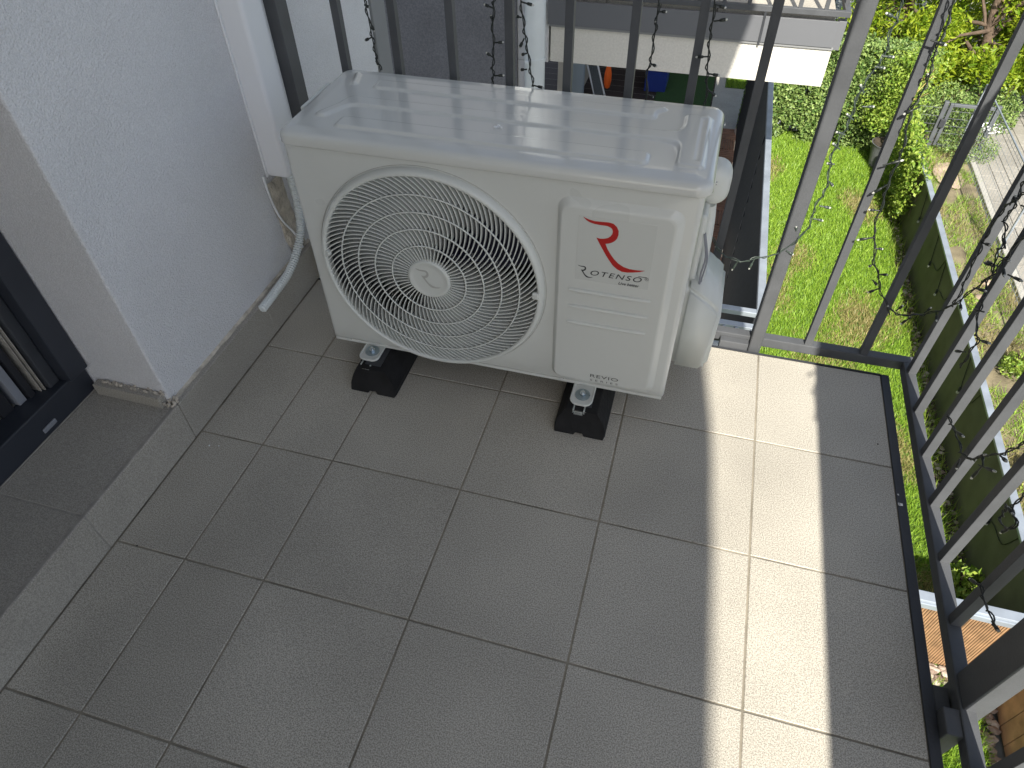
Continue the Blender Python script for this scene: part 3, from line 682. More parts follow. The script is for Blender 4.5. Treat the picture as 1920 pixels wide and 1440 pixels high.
# ================================================================== STRING LIGHTS (world polylines)
STR = [
([(-0.0558, 0.304, 0.7507), (-0.0529, 0.304, 0.7208), (-0.0509, 0.304, 0.6846), (-0.0494, 0.304, 0.658), (-0.0482, 0.304, 0.6361), (-0.0423, 0.304, 0.612)], [((-0.0575, 0.304, 0.7416), (-0.0464, 0.304, 0.7374)), ((-0.0519, 0.304, 0.6792), (-0.0692, 0.304, 0.6714)), ((-0.0499, 0.304, 0.7108), (-0.0439, 0.304, 0.6904)), ((-0.0504, 0.304, 0.6382), (-0.0458, 0.304, 0.6207))], 'short fairy light string hanging left of the railing, by the white wall', 0),
([(0.2202, 0.304, 0.7696), (0.2186, 0.304, 0.7553), (0.216, 0.304, 0.7111), (0.2168, 0.304, 0.6702), (0.2124, 0.304, 0.6433), (0.2141, 0.304, 0.6239), (0.21, 0.304, 0.6092)], [((0.2175, 0.304, 0.7552), (0.1993, 0.304, 0.7606)), ((0.2175, 0.304, 0.6909), (0.2389, 0.304, 0.6937)), ((0.2154, 0.304, 0.6617), (0.1997, 0.304, 0.6708)), ((0.2153, 0.304, 0.6252), (0.2385, 0.304, 0.6285)), ((0.2156, 0.304, 0.7309), (0.2137, 0.304, 0.7405))], 'fairy light string hanging in front of the dark grey wall', 0),
([(0.2737, 0.304, 0.7733), (0.2789, 0.304, 0.7356), (0.2832, 0.304, 0.7085), (0.2888, 0.304, 0.6765), (0.2946, 0.304, 0.6402), (0.3005, 0.304, 0.6104)], [((0.2769, 0.304, 0.7697), (0.3001, 0.304, 0.7658)), ((0.2757, 0.304, 0.7422), (0.2671, 0.304, 0.7434)), ((0.281, 0.304, 0.7043), (0.271, 0.304, 0.6852)), ((0.2866, 0.304, 0.6763), (0.2743, 0.304, 0.6721)), ((0.2867, 0.304, 0.6448), (0.2719, 0.304, 0.6424)), ((0.3005, 0.304, 0.6137), (0.3233, 0.304, 0.6105))], 'fairy light string hanging in front of the downpipe', 0),
([(0.5349, 0.304, 0.8087), (0.5353, 0.304, 0.7715), (0.5359, 0.304, 0.7458), (0.5345, 0.304, 0.7125), (0.5343, 0.304, 0.683), (0.5304, 0.304, 0.6572), (0.5353, 0.304, 0.6027)], [((0.5363, 0.304, 0.7716), (0.5527, 0.304, 0.7728)), ((0.5362, 0.304, 0.744), (0.5337, 0.304, 0.7549)), ((0.5327, 0.304, 0.6798), (0.5479, 0.304, 0.6741)), ((0.5386, 0.304, 0.6182), (0.5431, 0.304, 0.6165))], 'fairy light string hanging before the white fascia, left one', 0),
([(0.6316, 0.304, 0.815), (0.6362, 0.304, 0.7627), (0.6367, 0.304, 0.7352), (0.6401, 0.304, 0.7022), (0.6436, 0.304, 0.673), (0.6474, 0.304, 0.648), (0.6523, 0.304, 0.6108)], [((0.6345, 0.304, 0.791), (0.656, 0.304, 0.7864)), ((0.6381, 0.304, 0.7628), (0.6626, 0.304, 0.7683)), ((0.6422, 0.304, 0.7014), (0.617, 0.304, 0.6982)), ((0.6452, 0.304, 0.6701), (0.6686, 0.304, 0.6684)), ((0.6509, 0.304, 0.6401), (0.6695, 0.304, 0.6285))], 'fairy light string hanging before the white fascia, right one, nearer its sunlit part', 0),
([(0.7177, 0.304, 0.3189), (0.7395, 0.304, 0.2866), (0.7613, 0.304, 0.2683), (0.7932, 0.304, 0.2591), (0.8101, 0.304, 0.2637), (0.8312, 0.304, 0.275), (0.8627, 0.304, 0.2894), (0.8812, 0.304, 0.3071), (0.9052, 0.304, 0.3435), (0.9162, 0.304, 0.3792), (0.9136, 0.304, 0.4179), (0.9197, 0.304, 0.4441), (0.9226, 0.304, 0.4691), (0.9171, 0.304, 0.5041), (0.9118, 0.304, 0.5379), (0.9162, 0.304, 0.5718), (0.922, 0.304, 0.5993), (0.9214, 0.304, 0.6304), (0.9231, 0.304, 0.6705), (0.9332, 0.304, 0.7049), (0.9411, 0.304, 0.7332), (0.9372, 0.304, 0.7683), (0.9406, 0.304, 0.7942), (0.9344, 0.304, 0.8266)], [((0.7923, 0.304, 0.2634), (0.7835, 0.304, 0.2315)), ((0.8259, 0.304, 0.2725), (0.82, 0.304, 0.2414)), ((0.8863, 0.304, 0.3052), (0.9045, 0.304, 0.2969)), ((0.8935, 0.304, 0.358), (0.8906, 0.304, 0.3683)), ((0.9187, 0.304, 0.3928), (0.9398, 0.304, 0.3909)), ((0.9214, 0.304, 0.4242), (0.9451, 0.304, 0.4228)), ((0.9241, 0.304, 0.4814), (0.9342, 0.304, 0.472)), ((0.9228, 0.304, 0.5188), (0.9075, 0.304, 0.5191)), ((0.9228, 0.304, 0.5506), (0.9055, 0.304, 0.5617)), ((0.9233, 0.304, 0.5802), (0.9044, 0.304, 0.5844)), ((0.9279, 0.304, 0.6105), (0.9121, 0.304, 0.6212)), ((0.9352, 0.304, 0.637), (0.956, 0.304, 0.6392)), ((0.9298, 0.304, 0.6614), (0.9182, 0.304, 0.6768)), ((0.9316, 0.304, 0.7094), (0.9499, 0.304, 0.7083)), ((0.9383, 0.304, 0.7284), (0.9578, 0.304, 0.7283)), ((0.9404, 0.304, 0.7899), (0.9182, 0.304, 0.7975)), ((0.7491, 0.304, 0.2809), (0.7329, 0.304, 0.2898))], 'grey fairy light string sagging around the wide railing post over the lawn', 1),
([(1.0123, 0.304, 0.8318), (1.0165, 0.304, 0.808), (1.0201, 0.304, 0.7833), (1.019, 0.304, 0.7593), (1.0191, 0.304, 0.74), (1.0229, 0.304, 0.7132), (1.0258, 0.304, 0.6902), (1.0229, 0.304, 0.6612), (1.0197, 0.304, 0.646), (1.0238, 0.304, 0.6058), (1.0317, 0.304, 0.5697), (1.0325, 0.304, 0.5311), (1.0323, 0.304, 0.4907), (1.037, 0.304, 0.4493), (1.0401, 0.304, 0.3993), (1.0521, 0.304, 0.3617), (1.069, 0.304, 0.3096), (1.089, 0.304, 0.2775), (1.1032, 0.304, 0.2433), (1.1273, 0.304, 0.21), (1.1488, 0.304, 0.1879), (1.1784, 0.304, 0.1784), (1.1981, 0.304, 0.1859), (1.2227, 0.304, 0.1943), (1.229, 0.2585, 0.245), (1.229, 0.215, 0.3043), (1.229, 0.1825, 0.3608), (1.229, 0.1549, 0.4133), (1.229, 0.1467, 0.4495), (1.229, 0.1356, 0.4919), (1.229, 0.1252, 0.5317)], [((1.031, 0.304, 0.6473), (1.0084, 0.304, 0.6298)), ((1.0041, 0.304, 0.7607), (1.032, 0.304, 0.7543)), ((1.0215, 0.304, 0.6945), (1.0215, 0.304, 0.7057)), ((1.0092, 0.304, 0.528), (1.0423, 0.304, 0.5436)), ((1.0333, 0.304, 0.4909), (1.0108, 0.304, 0.4661)), ((1.0374, 0.304, 0.4307), (1.0161, 0.304, 0.4299)), ((1.0499, 0.304, 0.368), (1.0177, 0.304, 0.3558)), ((1.0602, 0.304, 0.3414), (1.0758, 0.304, 0.3428)), ((1.0703, 0.304, 0.3027), (1.0634, 0.304, 0.2943)), ((1.089, 0.304, 0.2775), (1.1075, 0.304, 0.281)), ((1.1026, 0.304, 0.2416), (1.0834, 0.304, 0.2256)), ((1.0823, 0.304, 0.2615), (1.0965, 0.304, 0.2494)), ((1.1577, 0.304, 0.1882), (1.1665, 0.304, 0.2073)), ((1.1936, 0.304, 0.1769), (1.1798, 0.304, 0.1529)), ((1.215, 0.304, 0.1942), (1.2231, 0.304, 0.2131)), ((1.229, 0.2866, 0.2146), (1.229, 0.2603, 0.2086)), ((1.229, 0.215, 0.3043), (1.229, 0.188, 0.2993)), ((1.229, 0.1825, 0.3608), (1.229, 0.1388, 0.3864)), ((1.229, 0.1445, 0.4487), (1.229, 0.11, 0.4402)), ((1.1488, 0.304, 0.1752), (1.1351, 0.304, 0.2007))], 'longest fairy light string winding around the corner bars and sagging to the right', 0),
([(1.229, 0.2279, 0.5767), (1.229, 0.2341, 0.5522), (1.229, 0.2223, 0.5286), (1.229, 0.2186, 0.512), (1.229, 0.2281, 0.4869), (1.229, 0.2026, 0.4823), (1.229, 0.179, 0.4628), (1.229, 0.1844, 0.4413), (1.229, 0.1568, 0.4181), (1.229, 0.1564, 0.3934), (1.229, 0.1323, 0.3735), (1.229, 0.1224, 0.3486), (1.229, 0.0926, 0.3266), (1.229, 0.0676, 0.3213), (1.229, 0.0689, 0.2852), (1.229, 0.0669, 0.2509)], [((1.229, 0.1967, 0.5361), (1.229, 0.1602, 0.5505)), ((1.229, 0.1636, 0.4661), (1.229, 0.1924, 0.4703)), ((1.229, 0.1716, 0.4441), (1.229, 0.1212, 0.4674)), ((1.229, 0.1037, 0.4508), (1.229, 0.0475, 0.4773)), ((1.229, 0.1922, 0.3534), (1.229, 0.1388, 0.3864)), ((1.229, 0.1678, 0.4225), (1.229, 0.2088, 0.4033)), ((1.229, 0.0763, 0.3204), (1.229, 0.0212, 0.356)), ((1.229, 0.105, 0.3629), (1.229, 0.1461, 0.336)), ((1.229, 0.083, 0.2794), (1.229, 0.1214, 0.2472))], 'tangled fairy light string wound around the second and third right bars', 0),
([(1.229, 0.1965, 0.5629), (1.229, 0.2202, 0.5407), (1.229, 0.2492, 0.5015), (1.229, 0.2583, 0.4587), (1.229, 0.2578, 0.4224), (1.229, 0.249, 0.3905), (1.229, 0.2424, 0.3426), (1.229, 0.2309, 0.3101), (1.229, 0.2318, 0.2739)], [((1.229, 0.1636, 0.4661), (1.229, 0.1895, 0.471)), ((1.229, 0.1592, 0.4311), (1.229, 0.2014, 0.411)), ((1.229, 0.2371, 0.5121), (1.229, 0.2364, 0.5346)), ((1.229, 0.2622, 0.4133), (1.229, 0.2202, 0.4352))], 'fairy light string crossing the right bars above the verge', 0),
([(1.229, 0.0093, 0.1749), (1.229, -0.012, 0.1793), (1.229, -0.0306, 0.1843), (1.229, -0.0796, 0.1938), (1.229, -0.1067, 0.1948), (1.229, -0.1322, 0.2107), (1.229, -0.1508, 0.234), (1.229, -0.1697, 0.2653), (1.229, -0.1983, 0.308), (1.229, -0.2129, 0.3358), (1.229, -0.2252, 0.3707)], [((1.229, -0.0323, 0.1814), (1.229, -0.0834, 0.214)), ((1.229, -0.1127, 0.1862), (1.229, -0.1234, 0.1672)), ((1.229, -0.1404, 0.2179), (1.229, -0.167, 0.2663)), ((1.229, -0.1771, 0.2491), (1.229, -0.1745, 0.2051)), ((1.229, -0.1964, 0.3), (1.229, -0.2201, 0.3127)), ((1.229, -0.1771, 0.2491), (1.229, -0.1558, 0.2555)), ((1.229, -0.1679, 0.2373), (1.229, -0.2159, 0.2797))], 'fairy light string with many bulbs low on the right railing bars', 0),
([(1.229, -0.3055, 0.3433), (1.229, -0.2961, 0.3087), (1.229, -0.3058, 0.2934), (1.229, -0.3271, 0.2955), (1.229, -0.3242, 0.2728), (1.229, -0.2978, 0.2587), (1.229, -0.2905, 0.2785)], [((1.229, -0.2975, 0.2888), (1.229, -0.2856, 0.2788)), ((1.229, -0.2824, 0.2818), (1.229, -0.3114, 0.2943)), ((1.229, -0.3269, 0.2877), (1.229, -0.3179, 0.2505)), ((1.229, -0.2945, 0.2768), (1.229, -0.2932, 0.2824))], 'small tangle of fairy lights at the right edge of the picture', 0),
([(1.229, -0.3611, 0.1632), (1.229, -0.3827, 0.1675), (1.229, -0.4083, 0.1716), (1.229, -0.4305, 0.1798), (1.229, -0.4561, 0.1893)], [((1.229, -0.4342, 0.1783), (1.229, -0.4574, 0.1904)), ((1.229, -0.3676, 0.1662), (1.229, -0.3385, 0.14))], 'short fairy light end dangling above the brown screen', 0)]
def string_lights(idx, pts, bulbs, label, col):
    t = thing('string_lights', pts[0], label, 'string lights', 'fairy light strings on the railing')
    mb = MB(); sp = spline(pts, 6); mb.tube(sp, .0013, 6)
    # second twisted strand
    s2 = []
    for i, p in enumerate(sp): s2.append(p + Vector((math.sin(i * .9 + idx) * .0035, math.cos(i * .9 + idx) * .0035, math.sin(i * .5) * .0025)))
    mb.tube(s2, .0013, 6); mb.build('cable', [col], t)
    for a, b in bulbs:
        a = Vector(a); b = Vector(b); v = b - a; L = max(v.length, .012)
        u = v.normalized()
        m2 = MB(); m2.tube([a, a + u * L * .45], .0016, 6); m2.tube([a + u * L * .4, a + u * L * .5, a + u * L * .82, a + u * L * .84], [.0018, .0030, .0032, .0022], 8)
        m2.tube([a + u * L * .83, a + u * L * .95, b], [.0020, .0022, .0008], 8, mi=1); m2.build('bulb', [col, m_bulb], t)
hp = [(1.209 + .004 * math.sin(k * 2.1), .26 - k * .085, 1.062 + .006 * math.sin(k * 1.7)) for k in range(16)]
hb = [((p[0], p[1], p[2]), (p[0] - uni(.004, .026), p[1] - uni(-.02, .02), p[2] - uni(-.004, .02))) for p in hp[1:] if rnd() < .8]
STR.append((hp, hb, 'fairy light string lying along the inner edge of the right handrail', 0))
for i, (pts, bulbs, label, g) in enumerate(STR): string_lights(i, pts, bulbs, label, m_cablegreen if g else m_cable)

# ================================================================== GARDEN & GROUND
ZG = -3.0
mb = MB(); mb.add([(-60, -40, ZG - .03), (60, -40, ZG - .03), (60, 90, ZG - .03), (-60, 90, ZG - .03)], [[0, 1, 2, 3]]); tag(mb.build('ground', [mat('distant ground', (.22, .23, .22), .95, var=.3, vscale=.6)]), kind='structure')
# lawn sheet
mb = MB(); N = 30
mb.add([(1.15, -3, ZG), (2.80, -3, ZG), (2.80, 8.2, ZG), (1.15, 8.2, ZG)], [[0, 1, 2, 3]]); tag(mb.build('lawn', [m_lawnbase]), kind='structure')
dry = lambda x, y: noise.noise((x * 1.6 + 3, y * 1.3, .5)) + .55 * math.exp(-((x - 1.75) ** 2 / .12 + (y - 3.7) ** 2 / .7)) + .3 * math.exp(-((x - 2.1) ** 2 / .2 + (y - 4.2) ** 2 / .5))
g1, g2 = MB(), MB()
for _ in range(150000):
    y = (1.2 + 6.9 * rnd() ** 1.25) if _ % 12 else uni(-2, 1.2); x = uni(1.17, 2.82 + .03 * math.sin(y * 9))
    h = uni(.02, .055); a = uni(0, 6.28); l = h * uni(.2, .9); b = uni(0, 6.28); w = uni(.0016, .0035) * (1 + y * .12)
    if y < 1.2 and x > 2: x -= .8
    t_ = g2 if dry(x, y) > .33 + uni(-.16, .2) else g1
    t_.add([(x - math.cos(b) * w, y - math.sin(b) * w, ZG), (x + math.cos(b) * w, y + math.sin(b) * w, ZG), (x + math.cos(a) * l, y + math.sin(a) * l, ZG + h)], [[0, 1, 2]])
tag(g1.build('grass', [m_grass]), 'bright green mown grass of the garden lawn', 'grass', kind='stuff')
tag(g2.build('dry_grass', [m_drygrass]), 'dry yellowish patches in the lawn', 'grass', kind='stuff')
# dark soil strip also stands in for the east fence's shadow; gravel, tufts
mb = MB(); mb.add([(2.80, 1.2, ZG + .004), (2.93, 1.2, ZG + .004), (2.93, 8.2, ZG + .004), (2.80, 8.2, ZG + .004)], [[0, 1, 2, 3]]); tag(mb.build('soil_and_shade_strip', [m_soil]), kind='structure')
mb = MB()
def pebbles(mb, x0, x1, y0, y1, n, s0, s1, z=ZG):
    for _ in range(n):
        s = uni(s0, s1); x, y = uni(x0, x1), uni(y0, y1)
        bm = bmesh.new(); bmesh.ops.create_icosphere(bm, subdivisions=1, radius=s)
        for v in bm.verts: v.co *= uni(.8, 1.2)
        mb.bm(bm, 0, False, Matrix.Translation((x, y, z + s * .4)) @ Matrix.Diagonal((1.2, uni(.7, 1), .6, 1)))
pebbles(mb, 2.82, 2.91, 1.3, 7.5, 420, .008, .022)
pebbles(mb, 2.25, 2.92, 1.06, 1.17, 160, .012, .028)
pebbles(mb, 2.82, 2.91, -.6, 1.05, 160, .012, .03)
tag(mb.build('gravel', [m_peb2]), 'reddish brown pebbles at the foot of the board fences', 'gravel', kind='stuff')
mb = MB(); blades(mb, [(2.78, 2.92, 1.4, 8)], 2500, .03, .14, .003, ZG, .9); tag(mb.build('weeds', [m_shrub]), 'thin weeds growing along the green board fence', 'weeds', kind='stuff')
mb = MB(); blades(mb, [(2.2, 2.85, .2, 1.08), (2.0, 2.6, -.9, .5)], 16000, .03, .07, .003, ZG, .8); tag(mb.build('grass', [m_grass]), 'grass beyond the brown fence, close under the balcony', 'grass', kind='stuff')

# east board fence (low, green, galvanised cap)
def board_fence(name, x0, x1, y0, y1, h, label, mb_, capm, nb, axis):
    t = thing(name, ((x0 + x1) / 2, (y0 + y1) / 2, ZG), label, 'fence')
    m2 = MB()
    if axis == 'y':
        step = (y1 - y0) / nb
        for i in range(nb): m2.box(x0, x1, y0 + i * step + .002, y0 + (i + 1) * step - .002, ZG, ZG + h, bev=.002, seg=1)
        m2.build('board', [mb_], t)
        c = MB(); c.box(x0 - .012, x1 + .014, y0 - .005, y1 + .005, ZG + h + .001, ZG + h + .022, bev=.003); c.build('cap', [capm], t)
    else:
        step = (x1 - x0) / nb
        for i in range(nb): m2.box(x0 + i * step + .002, x0 + (i + 1) * step - .002, y0, y1, ZG, ZG + h, bev=.003, seg=1)
        m2.build('board', [mb_], t)
        c = MB(); c.box(x0 - .005, x1 - .013, y0 - .016, y1 + .016, ZG + h + .001, ZG + h + .03, bev=.004); c.box(x0 - .005, x1 - .013, y0 - .028, y0 - .017, ZG + h - .03, ZG + h + .012, bev=.002); c.build('cap', [capm], t)
    return t
board_fence('board_fence', 2.925, 2.950, 1.26, 6.95, .62, 'low olive green board fence with pale metal cap along the lawn', m_board, m_galv, 4, 'y')
board_fence('brown_fence', 2.0, 2.91, 1.18, 1.21, .66, 'brown slatted wood screen with pale cap under the balcony corner', m_brown, m_galv, 60, 'x')
board_fence('timber_fence', 2.93, 2.955, -1.6, 1.22, .62, 'brown weathered timber fence at the lower right corner', m_brown, m_galv, 26, 'y')
# festoon lamps hanging on the green fence
for i, (y, z) in enumerate(((5.679, -2.60), (4.915, -2.60), (4.487, -2.60), (3.262, -2.60), (2.065, -2.62), (6.3, -2.6))):
    t = thing('festoon_lamp', (2.915, y, z), ['second festoon lamp from the far end of the green fence', 'third festoon lamp from the far end of the green fence', 'middle festoon lamp on the green fence, fourth from its far end', 'festoon lamp on the green fence, second from its near end', 'festoon lamp on the green fence nearest the balcony', 'farthest festoon lamp on the green fence'][i], 'lamp', 'festoon lamps on the green board fence')
    m2 = MB(); m2.tube([(2.918, y, z), (2.918, y, z - .035)], .010, 8); m2.build('socket', [m_anth], t)
    m2 = MB(); m2.tube([(2.918, y, z - .035), (2.918, y, z - .05), (2.918, y, z - .065)], [.008, .014, .004], 8); m2.build('bulb', [m_bulb], t)
    m2 = MB(); m2.tube(spline([(2.92, y, z), (2.92, y + .05, z + .08), (2.92, y + .12, z + .21)], 5), .003, 5); m2.tube(spline([(2.92, y, z), (2.92, y - .08, z + .03), (2.92, y - .22, z + .06), (2.92, y - .28, z + .22)], 5), .003, 5); m2.build('cord', [m_cable], t)

# verge with dry grass, stones, kerb, paved footway
mb = MB(); mb.add([(2.955, -3, ZG + .002), (3.86, -3, ZG + .002), (3.86, 14, ZG + .002), (2.955, 14, ZG + .002)], [[0, 1, 2, 3]]); tag(mb.build('verge', [m_verge]), kind='structure')
g1, g2 = MB(), MB()
for _ in range(26000):
    y = uni(.8, 9.5); x = uni(2.97, 3.85); q = noise.noise((x * 3, y * 2.2, 4))
    if q < -.28: continue
    h = uni(.03, .10); a = uni(0, 6.28); l = h * uni(.3, 1.2); b = uni(0, 6.28); w = uni(.002, .004)
    (g2 if q + uni(-.3, .3) > .12 else g1).add([(x - math.cos(b) * w, y - math.sin(b) * w, ZG), (x + math.cos(b) * w, y + math.sin(b) * w, ZG), (x + math.cos(a) * l, y + math.sin(a) * l, ZG + h)], [[0, 1, 2]])
tag(g1.build('verge_grass', [m_grass]), 'green grass tufts on the verge outside the fence', 'grass', kind='stuff')
tag(g2.build('verge_dry_grass', [m_drygrass]), 'straw coloured grass on the verge outside the fence', 'grass', kind='stuff')
def stone(x, y, s, label, m=m_stone, z=ZG):
    bm = bmesh.new(); bmesh.ops.create_icosphere(bm, subdivisions=3, radius=1)
    for v in bm.verts:
        k = 1 + .28 * noise.noise(v.co * 1.3 + Vector((x * 7, y * 5, 0))); v.co = Vector((v.co.x * s[0] * k, v.co.y * s[1] * k, max(v.co.z, -.4) * s[2] * k))
    m2 = MB(); m2.bm(bm, 0, True, Matrix.Translation((x, y, z + s[2] * .35))); return tag(m2.build('stone', [m]), label, 'stone', 'stones on the verge')
stone(3.58, 7.45, (.16, .32, .03), 'flat pinkish stone slab in front of the mesh gate')
stone(3.50, 4.95, (.06, .10, .05), 'rounded pale stone halfway along the green fence')
stone(3.62, 5.25, (.05, .07, .05), 'smaller pale stone behind the rounded one')
stone(3.25, 3.55, (.06, .09, .05), 'pale stone on the verge near the balcony')
stone(3.47, 2.75, (.08, .06, .04), 'grey stone lying in the dry grass near the balcony')
mb = MB(); mb.box(3.86, 3.92, -3, 14, ZG - .1, ZG + .05, bev=.008)
for y in range(-3, 14): pass
tag(mb.build('kerb', [m_conc]), kind='structure')
mb = MB(); mb.box(3.92, 9, -3, 30, ZG - .08, ZG + .008); tag(mb.build('pavement_bed', [m_soil]), kind='structure')
mb = MB()
for i in range(18):
    for j in range(56):
        x0 = 3.925 + i * .155; y0 = -2.9 + j * .305 + (.15 if i % 2 else 0)
        mb.box(x0, x0 + .149, y0, y0 + .300, ZG - .02, ZG + .03 + uni(-.001, .001), bev=.003, seg=1)
tag(mb.build('pavement', [m_pave]), kind='structure')

# hedge / ivy wall at the far end of the lawn
iv = thing('ivy_wall', (2.3, 8.2, ZG), 'tall garden wall overgrown with dense ivy at the end of the lawn', 'hedge')
mb = MB(); mb.box(1.17, 3.0, 8.15, 8.30, ZG, ZG + 1.02); mb.build('wall', [mat('pale blue render', (.45, .50, .55), .8, var=.1)], iv)
mb = MB(); P = []
for _ in range(26000):
    x = uni(1.1, 3.15); z = uni(0, 1.18); d = noise.noise((x * 2.5, z * 3, 1)) * .10 + .10
    if z < .22 and noise.noise((x * 3.3, z * 3, 8)) > .12 and x < 2.3: continue
    y = 8.1 - d * uni(.1, 1) - (.1 + .12 * max(0, x - 2.2)) * (1 - z / 1.2) * uni(0, 2)
    if noise.noise((x * 9, z * 9, 3)) < -.42: continue
    P.append((x, y, ZG + z))
for _ in range(7000): P.append((uni(1.1, 3.1), uni(8.05, 8.45), ZG + 1.03 + abs(random.gauss(0, .05))))
leaves(mb, P, .046, up=.5); mb.build('ivy_leaves', [m_ivy], iv)
mb = MB(); 
for _ in range(60):
    x = uni(1.2, 3.0); z = 0; p = [(x, 8.13, ZG)]
    while z < .95: z += .12; x += uni(-.07, .07); p.append((x, 8.12 + uni(-.02, .01), ZG + z))
    mb.tube(p, .006, 5)
mb.build('ivy_stems', [m_bark], iv)
# coping
mb = MB(); mb.box(1.17, 3.05, 8.13, 8.33, ZG + 1.021, ZG + 1.05, bev=.004); mb.build('coping', [m_stone], iv)

# big pot with shrub
pt = thing('potted_shrub', (2.80, 7.45, ZG), 'yellowish green shrub with bare tan stem in a dark grey pot', 'potted plant')
mb = MB(); pts = [(2.80, 7.45, ZG), (2.80, 7.45, ZG + .27), (2.80, 7.45, ZG + .30)]
mb.tube(pts, [.115, .155, .165], 28, smooth=False); mb.build('pot', [m_pot], pt)
mb = MB(); mb.tube([(2.80, 7.45, ZG + .301), (2.80, 7.45, ZG + .306)], .15, 20); mb.build('soil', [m_soil], pt)
mb = MB(); mb.tube(spline([(2.80, 7.44, ZG + .3), (2.84, 7.46, ZG + .55), (2.90, 7.5, ZG + .85), (2.96, 7.55, ZG + 1.15)], 5), [.014] * 5 + [.010] * 5 + [.006] * 6, 7)
for k in range(9):
    z = .7 + .05 * k; mb.tube([(2.87 + .03 * k * .3, 7.48, ZG + z), (2.87 + uni(-.15, .15), 7.48 + uni(-.1, .1), ZG + z + uni(.08, .2))], .004, 5)
mb.build('stem', [m_twig], pt)
mb = MB(); P = []
for _ in range(6500):
    a = uni(0, 6.28); r = abs(random.gauss(0, .16)); z = uni(.42, 1.25); P.append((2.62 + .25 * (z - .3) + r * math.cos(a), 7.62 + r * math.sin(a), ZG + z))
leaves(mb, P, .034, up=.5); mb.build('foliage', [m_shrub], pt)
# climber hanging over the far end of the green fence
cl = thing('climbing_plant', (2.95, 6.9, ZG), 'leafy climber hanging over the far end of the green fence', 'climbing plant')
mb = MB(); P = []
for _ in range(4200):
    y = uni(5.9, 7.4); z = uni(.1, .78) ; k = .5 + .5 * noise.noise((y * 4, z * 4, 2))
    if k * 1.3 < (6.6 - y) * .9 + uni(0, .3): continue
    P.append((2.90 - uni(0, .12) + (.10 if z > .6 else 0) * rnd(), y, ZG + z))
leaves(mb, P, .045, up=.4); mb.build('foliage', [m_shrub], cl)
mb = MB()
for _ in range(14):
    y = uni(6.0, 7.3); mb.tube(spline([(2.95, y, ZG + .64), (2.90, y - .05, ZG + .45), (2.89, y - .1 + uni(-.1, .1), ZG + uni(.1, .3))], 4), .004, 5)
mb.build('stem', [m_bark], cl)

def leafy(name, x, y, r, h, n, ls, label, m=m_shrub, cat='plant'):
    t = thing(name, (x, y, ZG), label, cat); m2 = MB(); P = []
    for _ in range(n):
        a = uni(0, 6.28); q = r * rnd() ** .5; P.append((x + q * math.cos(a), y + q * math.sin(a), ZG + .03 + uni(0, h) * (1 - .6 * q / r)))
    leaves(m2, P, ls, up=.6, long=2.4); m2.build('foliage', [m], t)
    m2 = MB()
    for _ in range(9): a = uni(0, 6.28); m2.tube([(x, y, ZG), (x + math.cos(a) * r * .5, y + math.sin(a) * r * .5, ZG + h * .8)], .004, 5)
    m2.build('stem', [m_bark], t)
leafy('garden_shrub', 2.84, 1.72, .15, .26, 700, .05, 'bright leafy shrub in the corner beside the brown screen')
leafy('garden_shrub', 3.30, 4.75, .16, .22, 900, .03, 'small green bush on the verge behind the green fence')
leafy('garden_shrub', 3.52, 2.75, .15, .3, 900, .035, 'green bush on the verge close to the kerb')
leafy('garden_shrub', 3.60, 4.0, .12, .3, 700, .035, 'leafy bush on the verge midway along the pavement')

# mesh gate + mesh fence
gt = thing('mesh_gate', (3.75, 8.4, ZG), 'grey metal garden gate filled with welded wire mesh', 'gate')
mb = MB(); gx0, gx1, gy = 3.40, 4.02, 8.05
mb.box(gx0, gx0 + .05, gy, gy + .05, ZG, ZG + .60, bev=.004); mb.box(gx1 - .05, gx1, gy, gy + .05, ZG, ZG + .60, bev=.004)
mb.box(gx0 + .07, gx0 + .11, gy + .005, gy + .045, ZG + .06, ZG + .58, bev=.004); mb.box(gx0 + .111, gx1 - .06, gy + .005, gy + .045, ZG + .545, ZG + .58, bev=.004); mb.box(gx0 + .111, gx1 - .06, gy + .005, gy + .045, ZG + .04, ZG + .08, bev=.004)
mb.build('frame', [m_galv2], gt)
mb = MB()
for k in range(12): x = gx0 + .13 + k * .043; mb.tube([(x, gy + .02, ZG + .08), (x, gy + .02, ZG + .55)], .0018, 5)
for k in range(5): z = .13 + k * .09; mb.tube([(gx0 + .1, gy + .017, ZG + z), (gx1 - .06, gy + .017, ZG + z)], .0026, 5)
mb.build('wire_mesh', [m_galv2], gt)
mb = MB(); mb.box(gx0 + .03, gx0 + .09, gy - .03, gy - .002, ZG + .3, ZG + .40, bev=.005); mb.build('lock', [m_anth], gt)
ms = thing('mesh_fence', (3.2, 8.3, ZG), 'welded wire mesh panel between the ivy wall and the gate', 'fence')
mb = MB()
for k in range(11): x = 3.06 + k * .04; mb.tube([(x, gy + .02, ZG), (x, gy + .02, ZG + .56)], .0018, 5)
for k in range(5): mb.tube([(3.05, gy + .017, ZG + .12 + k * .1), (3.48, gy + .017, ZG + .12 + k * .1)], .0026, 5)
mb.build('wire_mesh', [m_galv2], ms)
ms = thing('handrail_fence', (3.88, 4, ZG), 'thin galvanised wire mesh fence standing along the pavement edge', 'fence')
mb = MB(); fx = 3.80
for k in range(4): mb.tube([(fx, 8.2 - k * 2.4, ZG), (fx, 8.2 - k * 2.4, ZG + .78)], .013, 8)
mb.tube([(fx, 8.2, ZG + .78), (fx, .9, ZG + .78)], .009, 8); mb.build('post', [m_galv], ms)
mb = MB()
for k in range(90): mb.tube([(fx, 8.2 - k * .08, ZG + .04), (fx, 8.2 - k * .08, ZG + .78)], .0015, 4)
